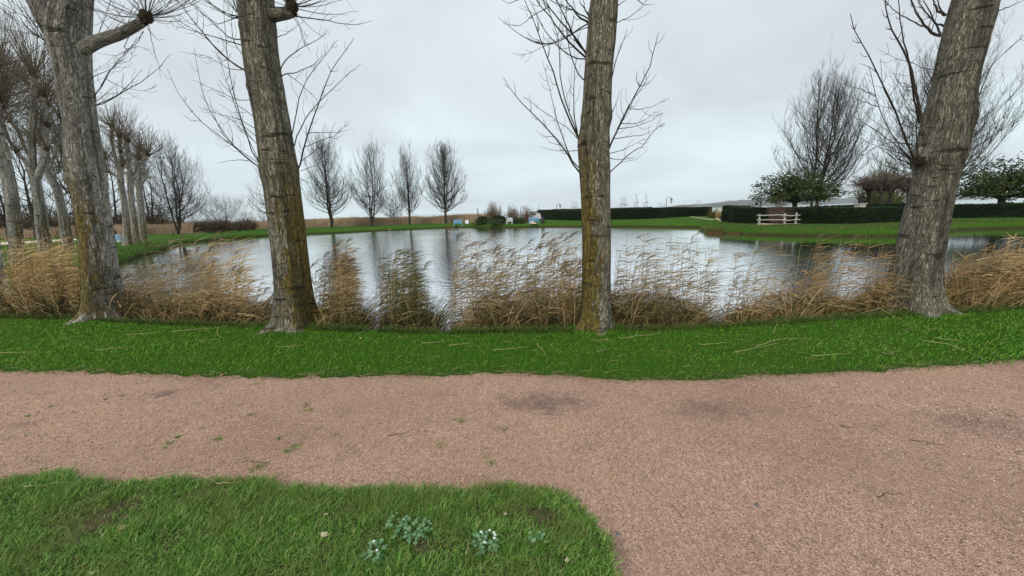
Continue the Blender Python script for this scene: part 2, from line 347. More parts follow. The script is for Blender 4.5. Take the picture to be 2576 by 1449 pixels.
def mk_water(name, s1, dist, ior, base, met):
    m, t, b = mat(name, .09, .5)
    t.links.new(noise(t, geo_pos(t), .2, 2), b.inputs['Roughness']) if False else None
    b.inputs['Base Color'].default_value = (*base, 1); b.inputs['Roughness'].default_value = .07; b.inputs['IOR'].default_value = ior; b.inputs['Specular IOR Level'].default_value = .5; b.inputs['Metallic'].default_value = met
    p = geo_pos(t)
    a = noise(t, mapv(t, p, (1, 1.6, 1)), s1, 3, .55); c = noise(t, mapv(t, p, (1, 1.3, 1)), s1*3.3, 2, .5)
    g = noise(t, p, .06, 2, .5)
    amp = ramp(t, g, [(.35, (.35, .35, .35)), (.65, (1, 1, 1))])
    if name == 'pond_water':
        sp = nd(t, 'ShaderNodeSeparateXYZ'); t.links.new(p, sp.inputs[0]); am = amp
        for lo_, hi_ in ((10.5, 15.5), (-19, -27)):
            mr = nd(t, 'ShaderNodeMapRange', _clamp=True); t.links.new(sp.outputs[0], mr.inputs[0]); mr.inputs[1].default_value = lo_; mr.inputs[2].default_value = hi_; mr.inputs[3].default_value = 1; mr.inputs[4].default_value = .16; am = mth(t, 'MULTIPLY', am, mr.outputs[0])
        amp = am
    h = mth(t, 'MULTIPLY', mth(t, 'ADD', a, mth(t, 'MULTIPLY', c, .35)), amp)
    bump(t, b, h, .55, dist); return m
MT['water'] = mk_water('pond_water', 2.6, .042, 1.5, (.96, .965, .98), 1.0)
MT['sea'] = mk_water('sea_water', .3, .3, 1.5, (.75, .78, .8), .7)
MT['hill'] = plain('hill_ground', (.07, .09, .06), .95, .05, .5, .008)

# ================================================================== SETTING
BANK = [(-900, 800), (-300, 795), (0, 795), (200, 802), (400, 812), (700, 822), (900, 829), (1100, 835), (1300, 832), (1500, 830), (1700, 825), (1900, 814), (2100, 800), (2300, 790), (2450, 784), (2576, 770), (2900, 742), (3400, 700)]
bx, by = zip(*BANK)
def bank(x): return gp(x, float(np.interp(x, bx, by)))
near = [bank(x) for x in (60, 200, 400, 700, 900, 1100, 1300, 1500, 1700, 1900, 2100, 2300, 2450, 2576, 2900, 3400)]
far = [(3600, 600), (3000, 577), (2700, 573), (2576, 573.5), (2480, 575), (2400, 578), (2370, 584), (2300, 590), (2250, 594), (2150, 594), (2000, 592), (1900, 590), (1830, 587), (1790, 583), (1768, 577), (1772, 571.5), (1600, 570), (1460, 570), (1300, 571), (1130, 572.5), (1000, 578), (850, 585), (700, 591), (620, 597), (520, 606), (450, 612), (420, 622), (395, 632), (340, 645), (300, 662), (240, 690), (150, 720)]
pond = [(p[0], p[1]) for p in near] + [tuple(gp(x, y, -.45)[:2]) for x, y in far]
PO = np.array(pond)
def sdist(X, Y):
    """positive inside the pond"""
    P = np.stack([X, Y], -1); d = np.full(X.shape, 1e9); ins = np.zeros(X.shape, bool)
    for i in range(len(PO)):
        a = PO[i]; b = PO[(i+1) % len(PO)]; ab = b-a
        t = np.clip(((P-a)@ab)/max(ab@ab, 1e-9), 0, 1); q = P-(a+t[..., None]*ab); d = np.minimum(d, np.hypot(q[..., 0], q[..., 1]))
        c = ((a[1] > Y) != (b[1] > Y)); xx = (b[0]-a[0])*(Y-a[1])/(b[1]-a[1]+1e-12)+a[0]; ins ^= c & (X < xx)
    return np.where(ins, d, -d)
def sst(a, b, x): t = np.clip((x-a)/(b-a), 0, 1); return t*t*(3-2*t)
def height(X, Y):
    d = sdist(X, Y) + .06*vnoise(np.stack([X*2.2, Y*2.2, X*0], -1))*np.clip(1, 0, 1)
    wd = .3+.012*np.clip(Y, 0, 100)
    h = -1.1*sst(0, wd*1.0, d)
    h = h + .02*vnoise(np.stack([X*.7, Y*.7, X*0+5], -1))*sst(6, 12, np.hypot(X, Y))*(d < 0)
    coast = 150+12*vnoise(np.stack([X*.02, X*0, X*0], -1)) + np.clip(-X-55, 0, 1e6)*3.0
    h = h - 5*sst(0, 12, Y-coast)
    return h
# ground sheet (polar grid to the horizon)
rr = np.concatenate([np.linspace(.15, 4.5, 30), np.geomspace(4.6, 9.5, 90), np.geomspace(9.6, 130, 260), np.geomspace(135, 6900, 50)])
aa = np.concatenate([np.linspace(-70, 70, 560), np.linspace(75, 285, 43)])
A, Rr = np.meshgrid(np.radians(aa), rr)
X = Rr*np.sin(A); Y = Rr*np.cos(A); Z = height(X, Y)
g = Geo(); n, k = X.shape
i = np.arange(n-1)[:, None]*k; j = np.arange(k)[None]; j2 = (j+1) % k
g.add(np.stack([X, Y, Z], -1), np.stack([i+j, i+j2, i+k+j2, i+k+j], -1).reshape(-1, 4))
g.add(np.concatenate([[[0, 0, 0]], np.stack([X[0], Y[0], Z[0]], -1)]), T=[[0, 1+(q+1) % k, 1+q] for q in range(k)])
tag(g.build('ground', MT['soil'], smooth=True), kind='structure')
# pond + sea
def poly_sheet(name, pts, z, m):
    me = bpy.data.meshes.new(name); me.from_pydata([(float(p[0]), float(p[1]), z) for p in pts], [], [list(range(len(pts)))])
    me.materials.append(m); me.update(); o = bpy.data.objects.new(name, me); scene.collection.objects.link(o)
    if me.polygons[0].normal.z < 0: me.flip_normals()
    return tag(o, kind='structure')
cx_, cy_ = PO.mean(0)
poly_sheet('pond_water', [(p[0]+(p[0]-cx_)*.0, p[1]) for p in PO], -.45, MT['water'])
poly_sheet('sea', [(-6900, 130), (6900, 130), (6900, 6900), (-6900, 6900)], -1.6, MT['sea'])
# paths
FAR = [(-1400, 905), (-600, 925), (0, 932), (200, 936), (400, 944), (700, 950), (900, 946), (1100, 944), (1250, 938), (1400, 944), (1550, 956), (1720, 958), (1900, 948), (2150, 936), (2400, 920), (2576, 906), (3000, 860), (3900, 780)]
NEAR = [(-2500, 1150), (-300, 1205), (0, 1211), (150, 1199), (350, 1216), (700, 1226), (900, 1242), (1060, 1234), (1200, 1232), (1400, 1246), (1470, 1285), (1515, 1340), (1538, 1400), (1545, 1460), (1560, 1700)]
def dense(pts, step=.04, amp=.012, seed=0):
    P = np.array([gp(x, y)[:2] for x, y in pts]); s = np.concatenate([[0], np.cumsum(np.hypot(*np.diff(P, axis=0).T))]); n = int(s[-1]/step)
    t = np.linspace(0, s[-1], n); Q = np.stack([np.interp(t, s, P[:, 0]), np.interp(t, s, P[:, 1])], -1)
    kx = np.ones(9)/9; Qs = np.stack([np.convolve(np.pad(Q[:, i], 4, mode='edge'), kx, 'valid') for i in (0, 1)], -1)
    Qs[:, 1] += amp*fbm(np.stack([t*6, t*0+seed, t*0], -1), 3)*1.2
    return Qs
fe = dense(FAR, .03, .035, 3); ne = dense(NEAR, .02, .028, 8)
g = Geo(); m_ = len(fe); low = np.stack([fe[:, 0], np.full(m_, -6.)], -1)
rows = np.linspace(0, 1, 2)
V = np.concatenate([np.c_[fe, np.full(m_, .004)], np.c_[low, np.full(m_, .004)]])
g.add(V, [[q, q+m_, q+m_+1, q+1] for q in range(m_-1)])
tag(g.build('gravel_path', MT['gravel']), kind='structure')
# near lawn patch (lip 2 cm above the gravel)
g = Geo(); m_ = len(ne); edge = np.c_[ne, np.full(m_, .005)]; cen = ne-np.array([[0, .05]]); cen[:, 0] -= .03
inn = np.c_[cen, np.full(m_, .022)]; inn2 = np.c_[np.minimum(cen[:, 0], cen[:, 0]), np.minimum(cen[:, 1], .55), np.full(m_, .022)]
inn2[:, 1] = np.where(cen[:, 1] < .6, cen[:, 1]-.001, .5)
V = np.concatenate([edge, inn]); g.add(V, [[q, q+m_, q+m_+1, q+1] for q in range(m_-1)])
ctr = np.array([-8.0, -6.0, .022])
me = bpy.data.meshes.new('near_lawn')
body = [tuple(v) for v in inn] + [(float(inn[-1][0]), -6., .022), (float(inn[0][0]), -6., .022)]
o1 = g.build('near_lawn', MT['darksoil'])
vv = [tuple(v) for v in V] + body[-2:]
me.from_pydata(vv, [], [[q, q+m_, q+m_+1, q+1] for q in range(m_-1)] + [list(range(m_, 2*m_))+[2*m_, 2*m_+1]])
me.materials.append(MT['darksoil']); me.update(); o1.data = me; tag(o1, kind='structure')
for nm, pts, m in (('far_path', [(1322, 549), (1334, 549), (1352, 563.5), (1336, 563.5)], 'sand'), ('garden_path', [(1797, 549), (1822, 549.5), (1842, 557), (1813, 557)], 'sand'),
                   ('far_lawn_path', [(1733, 545), (1740, 545), (1800, 553), (1790, 553)], 'palepath'), ('bank_path', [(1905, 562), (2000, 560), (2018, 563), (1905, 566)], 'sand'),
                   ('stone_path', [(-60, 612), (160, 602), (240, 598), (240, 600.5), (165, 606), (-60, 620)], 'palepath')):
    poly_sheet(nm, [gp(*p)[:2] for p in pts], .03, MT[m])
# hills beyond the sea
def ridge(name, xs, tops, D, m):
    g = Geo(); xs = np.array(xs, float); tx = np.linspace(xs[0], xs[-1], 140); ty = np.interp(tx, xs, tops); rows = []
    for kk, (f, dz) in enumerate(((1.0, 0), (1.0, 1), (1.08, .8), (1.08, 0))):
        r = []
        for x, y in zip(tx, ty):
            top = at(x, y, D); bse = at(x, hor(x)+1, D); z = max(top[2]*dz*(1+.12*float(fbm(np.array([x*.06, 1, 1]))))*1.0, -3) if dz else -3
            r.append([top[0]*f*(1 if kk < 1 else 1.02), D*(f if kk < 1 else f*.99), z])
        rows.append(r)
    V = np.array(rows); nn = len(tx)
    g.add(V, [[a*nn+q, a*nn+q+1, (a+1)*nn+q+1, (a+1)*nn+q] for a in range(3) for q in range(nn-1)])
    return tag(g.build(name, m, smooth=True), kind='structure')
ridge('hills', [1640, 1700, 1760, 1830, 1950, 2050, 2150, 2300, 2450, 2576, 2900], [523, 516, 513, 505, 499, 500, 496, 490, 488, 490, 484], 6200, MT['hill'])
ridge('far_shore', [1330, 1420, 1560, 1600, 1700], [531.5, 530, 523, 524, 521], 4300, MT['hill'])
ridge('dune', [770, 860, 900, 960, 1010, 1060], [552, 549, 546, 546, 547, 544], 300, MT['hill'])

# ================================================================== GRASS
def scatter(n, x0, x1, y0, y1, rs): return rs.uniform(x0, x1, n), rs.uniform(y0, y1, n)
def side_of(edge, X): return np.interp(X, edge[:, 0], edge[:, 1])
def blades(name, X, Y, Z, H, W, m, rs, lean=.45, lab=None):
    n = len(X); a = rs.uniform(0, 2*math.pi, n); l = rs.uniform(0, lean, n)
    D = np.stack([np.cos(a)*l, np.sin(a)*l, np.ones(n)], -1)
    bend = np.stack([np.cos(a), np.sin(a), -np.ones(n)*.6], -1)*rs.uniform(.1, .7, n)[:, None]
    g = Geo(); sd = np.stack([-np.sin(a+.6), np.cos(a+.6), np.zeros(n)], -1)
    g.ribbons(np.stack([X, Y, Z], -1), D, H, W, bend, segs=2, side=sd, tip=.08, pw=.6)
    return tag(g.build(name, m), lab, 'grass', kind='stuff')
rs = RS(5)
bankline = np.array([bank(x)[:2] for x in range(-900, 3400, 20)])
n = 230000; X, Y = scatter(n, -9, 11, 2.8, 9.5, rs)
lo = side_of(fe, X); hi = side_of(bankline[np.argsort(bankline[:, 0])], X)
dd = sdist(X, Y)
k = (Y > lo+.05*fbm(np.stack([X*3.2, X*0, X*0], -1), 3)-.13*rs.rand(n)**3+.03) & (dd < .10) & (np.abs(X)/np.maximum(Y, .1) < 1.75) & (Y < 6+np.abs(X)*.35) & (rs.rand(n) < np.clip(7/np.hypot(X, Y), .2, 1)**1.5)
X, Y = X[k], Y[k]; n = len(X); r_ = np.hypot(X, Y)
pn = fbm(np.stack([X*1.5, Y*1.5, X*0], -1), 3)
H = rs.uniform(.022, .05, n)*(1+.25*pn); W = rs.uniform(.004, .007, n)*np.clip(r_/4, 1, 2)
blades('lawn_grass', X, Y, height(X, Y)-.003, H, W, MT['grass'], rs, .8, lab='short bright green grass strip between gravel path and pond bank')
n = 150000; X, Y = scatter(n, -3.4, .7, .75, 2.35, rs)
order = np.argsort(ne[:, 0]); topY = np.interp(X, ne[:, 0][order], ne[:, 1][order])
xr = ne[-1][0]
def inpoly(X, Y, P):
    ins = np.zeros(X.shape, bool)
    for i_ in range(len(P)):
        a, b = P[i_], P[(i_+1) % len(P)]; ins ^= ((a[1] > Y) != (b[1] > Y)) & (X < (b[0]-a[0])*(Y-a[1])/(b[1]-a[1]+1e-12)+a[0])
    return ins
NP = np.concatenate([ne[::3], [[ne[-1][0], -1], [ne[0][0], -1]]])
ej = rs.normal(0, .012, (2, n))
k = inpoly(X+ej[0], Y+ej[1], NP) & (np.abs(X)/np.maximum(Y, .1) < 1.7) & (Y > .75)
X, Y = X[k], Y[k]; n = len(X)
bare = np.zeros(n)
for (px_, py_, rr_) in ((285, 1305, .14), (1365, 1312, .07), (1060, 1390, .05)):
    q = gp(px_, py_); bare = np.maximum(bare, np.clip(1.6-np.hypot(X-q[0], Y-q[1])/rr_, 0, 1))
k = rs.rand(n) > np.clip(bare, 0, 1)*.72; X, Y, bare = X[k], Y[k], bare[k]; n = len(X)
pn = fbm(np.stack([X*5, Y*5, X*0], -1), 3)
H = rs.uniform(.022, .058, n)*(1+.5*pn)*(1-.5*bare); W = rs.uniform(.0022, .0062, n)
blades('near_grass', X, Y, np.full(n, .02), H, W, MT['grassnear'], rs, 1.25, 'longer rough green grass patch with weeds in the near left corner')
# bank edge long grass and bases of trees
n = 42000; px_ = rs.uniform(-100, 2700, n); px_ = px_[((px_ < 925) | (px_ > 952)) & ((px_ < 1100) | (px_ > 1135))]; n = len(px_); B = np.array([bank(x) for x in px_]); B[:, 1] += rs.uniform(-.1, .25, n); B[:, 0] += rs.uniform(-.03, .03, n)
blades('bank_grass', B[:, 0], B[:, 1], np.minimum(height(B[:, 0], B[:, 1]), 0)-.01, rs.uniform(.05, .16, n), rs.uniform(.005, .009, n), MT['longgrass'], rs, .8, 'long rough grass fringe along the near pond edge')
# far lawns / shores: coarse tufts
def far_tufts(name, n, pxr, z0, W, H, m, lab, rs, dmin=-1.2, dmax=.3):
    xs = rs.uniform(*pxr[:2], n); ys = rs.uniform(*pxr[2:], n); P = np.array([gp(x, y, z0) for x, y in zip(xs, ys)]); d = sdist(P[:, 0], P[:, 1])
    P = P[(d > dmin) & (d < dmax)]; return blades(name, P[:, 0], P[:, 1], height(P[:, 0], P[:, 1])-.02, rs.uniform(*H, len(P)), rs.uniform(*W, len(P)), m, rs, .6, lab)
far_tufts('far_shore_grass', 26000, (280, 1780, 565, 662), -.1, (.03, .07), (.08, .25), MT['longgrass'], 'rough grass along the far and left pond edge', rs)
far_tufts('right_bank_grass', 45000, (1760, 2640, 556, 602), -.1, (.02, .045), (.07, .2), MT['longgrass'], 'coarse grass covering the bank below the right hedge', rs, -4.5, .35)
# thin worn fringe where turf meets gravel
rs2 = RS(31); n = 15000; xs = rs2.uniform(-100, 2700, n); ys = np.interp(xs, *zip(*FAR))+rs2.normal(-4, 6, n); P = np.array([gp(a, b_) for a, b_ in zip(xs, ys)])
blades('worn_turf_edge', P[:, 0], P[:, 1], np.full(n, .002), rs2.uniform(.008, .03, n), rs2.uniform(.003, .006, n), MT['longgrass'], rs2, 1.3, 'worn brownish turf fringe along the far edge of the gravel path')
ii = rs2.randint(0, len(ne), 9000); P = ne[ii]+rs2.normal(0, .02, (9000, 2)); P = P[(np.abs(P[:, 0])/np.maximum(P[:, 1], .1) < 1.7) & (P[:, 1] > .7)]; n = len(P)
blades('near_turf_edge', P[:, 0], P[:, 1], np.full(n, .003), rs2.uniform(.015, .05, n), rs2.uniform(.002, .005, n), MT['grassnear'], rs2, 1.5, 'ragged turf fringe along the edge of the near grass patch')
# weeds on the gravel
rs = RS(77); pts = []
for _ in range(58):
    x, y = rs.uniform(0, 1700)*rs.uniform(.4, 1), rs.uniform(955, 1190); q = gp(x, y); r = rs.uniform(.008, .03)
    m_ = int(8+60*rs.rand()**2.2); pts.append(np.c_[q[0]+rs.normal(0, r, m_), q[1]+rs.normal(0, r*.8, m_)])
pts = np.concatenate(pts)
blades('path_weeds', pts[:, 0], pts[:, 1], np.full(len(pts), .002), rs.uniform(.01, .026, len(pts)), rs.uniform(.003, .006, len(pts)), MT['grass'], rs, 1.2, 'tiny green weeds sprouting all over the gravel path')
# loose grit on the path
n = 26000; xs, ys = rs.uniform(-100, 2700, n), 960+rs.rand(n)**1.2*560
P = np.array([gp(x, y) for x, y in zip(xs, ys)]); P = P[~inpoly(P[:, 0], P[:, 1], NP)]; n = len(P)
sz = rs.uniform(.0015, .0045, n)*np.clip(np.hypot(P[:, 0], P[:, 1])/2.2, .8, 2)
oc = np.array([[1, 0, 0], [0, 1, 0], [-1, 0, 0], [0, -1, 0], [0, 0, .8], [0, 0, -.5]])
V = P[:, None]+oc[None]*sz[:, None, None]*rs.uniform(.6, 1.2, (n, 6, 1)); V[..., 2] += .005
tt = np.array([[0, 1, 4], [1, 2, 4], [2, 3, 4], [3, 0, 4]])
g = Geo(); g.add(V, T=(tt[None]+(np.arange(n)*6)[:, None, None]).reshape(-1, 3))
MT['grit'] = leafy('loose_grit', [(.28, .17, .13), (.48, .34, .28), (.70, .55, .47), (.09, .07, .065), (.40, .26, .2)], .9, .1)
tag(g.build('loose_grit', MT['grit']), 'loose pink and grey grit scattered over the gravel path', 'gravel', kind='stuff')

# ================================================================== TREES: foreground
def bigtrunk(g, prof, Y0, yo=0.0, lean=0.0, sides=80, rings=300, flare=.85, seed=0, up=500, knots=()):
    """prof: (y, xl, xr) in picture units from base to top"""
    prof = sorted(prof, key=lambda p: -p[0])
    yb = prof[0][0]; ys = np.array([p[0] for p in prof]); xl = np.array([p[1] for p in prof]); xr_ = np.array([p[2] for p in prof])
    # continue above the frame
    s1 = (xl[-1]+xr_[-1]-xl[-2]-xr_[-2])/2/(ys[-1]-ys[-2]); w1 = xr_[-1]-xl[-1]
    c1 = (xl[-1]+xr_[-1])/2
    ys = np.append(ys, [-up*.5, -up]); xl = np.append(xl, [c1-s1*up*.5-w1*.42, c1-s1*up-w1*.34]); xr_ = np.append(xr_, [c1-s1*up*.5+w1*.42, c1-s1*up+w1*.34])
    yy = np.linspace(yb, -up, rings); L = np.interp(-yy, -ys, xl); Rr_ = np.interp(-yy, -ys, xr_)
    kk = np.ones(9)/9
    L = np.convolve(np.pad(L, 4, mode='edge'), kk, 'valid'); Rr_ = np.convolve(np.pad(Rr_, 4, mode='edge'), kk, 'valid')
    C = np.array([at((a+b)/2, y, Y0) for a, b, y in zip(L, Rr_, yy)])
    E1 = np.array([at(a, y, Y0) for a, y in zip(L, yy)]); E2 = np.array([at(b, y, Y0) for b, y in zip(Rr_, yy)])
    r = np.linalg.norm(E1-E2, axis=1)/2*(1.14 if prof[0][1] > 2000 else 1.05)*math.cos(math.atan(abs(C[0][0])/Y0))
    C[0, 2] = min(C[0, 2], -.05)
    s = np.concatenate([[0], np.cumsum(np.linalg.norm(np.diff(C, axis=0), axis=1))])
    th = np.linspace(0, 2*math.pi, sides, endpoint=False)
    TH, S = np.meshgrid(th, s); rr_ = np.broadcast_to(r[:, None], TH.shape)
    q = np.stack([np.cos(TH), np.sin(TH), S], -1)
    d = .028*fbm(q*[1.6, 1.6, 1.3]+seed, 3) + .018*fbm(q*[9, 9, 1.6]+seed*2, 2)+.012*fbm(q*[22, 22, 5]+seed*2, 2)
    fl = np.exp(-S/.19)
    lobes = np.cos(TH*5+seed+1.2*vnoise(np.stack([np.cos(TH), np.sin(TH), TH*0+seed], -1)))*.5+.5
    d = d + fl*flare*(.12+.5*lobes**1.5)+np.exp(-S/.06)*lobes**2*.85
    for (sk, ak, wk, hk) in knots:
        d = d + hk*np.exp(-((S-sk)/wk)**2)*(.35+.65*np.exp(-(np.angle(np.exp(1j*(TH-ak)))/1.0)**2))*(1+.8*fbm(q*[5, 5, 9]+seed*4, 2))
    V = C[:, None]+np.stack([np.cos(TH), np.sin(TH)*1.0, TH*0], -1)*(rr_*(1+d))[..., None]
    i = np.arange(rings-1)[:, None]*sides; j = np.arange(sides)[None]; j2 = (j+1) % sides
    g.add(V, np.stack([i+j, i+j2, i+sides+j2, i+sides+j], -1).reshape(-1, 4), bark=np.stack([np.cos(TH)*r.mean(), np.sin(TH)*r.mean(), S], -1))
    return C, r
def resample(P, n):
    P = np.array(P, float); s = np.concatenate([[0], np.cumsum(np.linalg.norm(np.diff(P, axis=0), axis=1))]); t = np.linspace(0, s[-1], n)
    m = 24; tt_ = np.linspace(0, s[-1], m)
    # smooth: catmull-like via repeated averaging of a dense linear resample
    Q = np.stack([np.interp(tt_, s, P[:, i]) for i in range(P.shape[1])], -1)
    for _ in range(2): Q[1:-1] = .25*Q[:-2]+.5*Q[1:-1]+.25*Q[2:]
    sq = np.linspace(0, 1, m); u = np.linspace(0, 1, n)
    return np.stack([np.interp(u, sq, Q[:, i]) for i in range(P.shape[1])], -1)
def shoot(g, pts, Y0, r, rs, twigs=True, mi=0):
    ln = sum(math.hypot(pts[i+1][0]-pts[i][0], pts[i+1][1]-pts[i][1]) for i in range(len(pts)-1))
    dy = rs.uniform(-.45, .5)*ln/FP*Y0
    Q = resample(pts, 12); P = np.array([at(x, y, Y0+dy*k/11) for k, (x, y) in enumerate(Q)])
    P[1:] += rs.normal(0, .0035, (11, 3))
    g.tube(P, np.linspace(r, r*.28, 12), 5, mi)
    if twigs and ln > 90:
        for _ in range(int(ln/28)):
            k = rs.randint(2, 11); a = P[k]; T = nrm(P[min(k+1, 11)]-P[k-1]); sd_ = nrm(np.cross(T, rs.normal(size=3)))
            L = rs.uniform(.12, .42)*(1.1-k/14)
            b1 = a+(T*.75+sd_*.75)*L*.5; b2 = b1+(T*.8+sd_*.35+np.array([0, 0, .35]))*L*.5
            g.tube([a, (a+b1)/2+rs.normal(0, .006, 3), b1, (b1+b2)/2+rs.normal(0, .008, 3), b2], np.linspace(max(r*.33, .0028), .0018, 5), 3, mi)
def conv(L, ox): return [(ox+x/3.24, y/3.24) for x, y in L]
def knob(g, c, r, seed, mi=0):
    g.blob(c, (r, r, r*1.05), seed, .35, 22, 14, mi, 3)
    rs = RS(seed)
    for _ in range(9):
        d = nrm(rs.normal(size=3)); g.blob(c+d*r*.75, (r*.38,)*3, seed+_, .3, 10, 7, mi, 3)
def spray(g, c, n, L, r, rs, updir=.5, spread=1.0, segs=8, mi=0, twig=True):
    for _ in range(n):
        d = nrm(rs.normal(size=3)*[spread, spread, .7]+[0, 0, updir]); l = rs.uniform(.45, 1)*L
        d2 = nrm(d+[0, 0, .9]); t = np.linspace(0, 1, segs)[:, None]
        P = c+d*l*t*(1-t*.35)+d2*l*(t**2)*.45+rs.normal(0, .008*l, (segs, 3))*t
        g.tube(P, np.linspace(r, r*.3, segs)*rs.uniform(.6, 1.1), 4, mi)
        if twig:
            for __ in range(3):
                k = rs.randint(2, segs-1); T = nrm(P[k+1]-P[k-1]); q = nrm(T+rs.normal(size=3)*.6+[0, 0, .2])*l*rs.uniform(.08, .22)
                g.tube([P[k], P[k]+q*.5, P[k]+q+[0, 0, .03*l]], [r*.4, r*.3, r*.2], 3, mi)
T1 = [(806, 188, 345), (790, 200, 328), (760, 206, 315), (700, 204, 304), (600, 196, 290), (500, 182, 275), (440, 170, 268), (400, 162, 262), (300, 157, 246), (200, 140, 235), (150, 128, 232), (100, 114, 230), (60, 112, 232), (0, 130, 234)]
T2 = [(828, 672, 806), (800, 686, 796), (760, 691, 788), (700, 690, 782), (600, 680, 771), (500, 668, 760), (430, 658, 748), (400, 653, 745), (300, 641, 728), (200, 622, 710), (150, 614, 702), (100, 608, 696), (0, 599, 689)]
T3 = [(838, 1452, 1532), (800, 1462, 1534), (740, 1465, 1534), (600, 1466, 1535), (500, 1463, 1533), (430, 1459, 1534), (370, 1456, 1530), (310, 1462, 1531), (295, 1464, 1536), (200, 1470, 1538), (150, 1473, 1541), (100, 1477, 1547), (0, 1487, 1553)]
T4 = [(788, 2200, 2372), (765, 2222, 2364), (661, 2249, 2366), (538, 2277, 2385), (447, 2301, 2407), (400, 2300, 2418), (355, 2310, 2436), (308, 2324, 2441), (260, 2336, 2446), (191, 2352, 2459), (100, 2372, 2484), (30, 2390, 2500), (0, 2397, 2511)]
T5 = [(778, -60, 38), (740, -60, 26), (700, -64, 20), (640, -72, 6), (560, -84, -8), (300, -130, -52), (0, -190, -110)]
GL = 'large poplars on the near bank'
lab = {1: 'thick pale-barked poplar left of centre-left trunk with pollarded side limb and knob', 2: 'poplar leaning left with mossy right side and arching shoots, second large trunk', 3: 'slim upright poplar trunk in the middle with shoots on both sides',
       4: 'right-hand thick poplar trunk leaning to the right with burr and shoots', 5: 'cut-off grey trunk at the left edge of the view on the bank'}
lab[1] = 'thick pale-barked poplar with dark streak and a pollarded side limb ending in a knob'
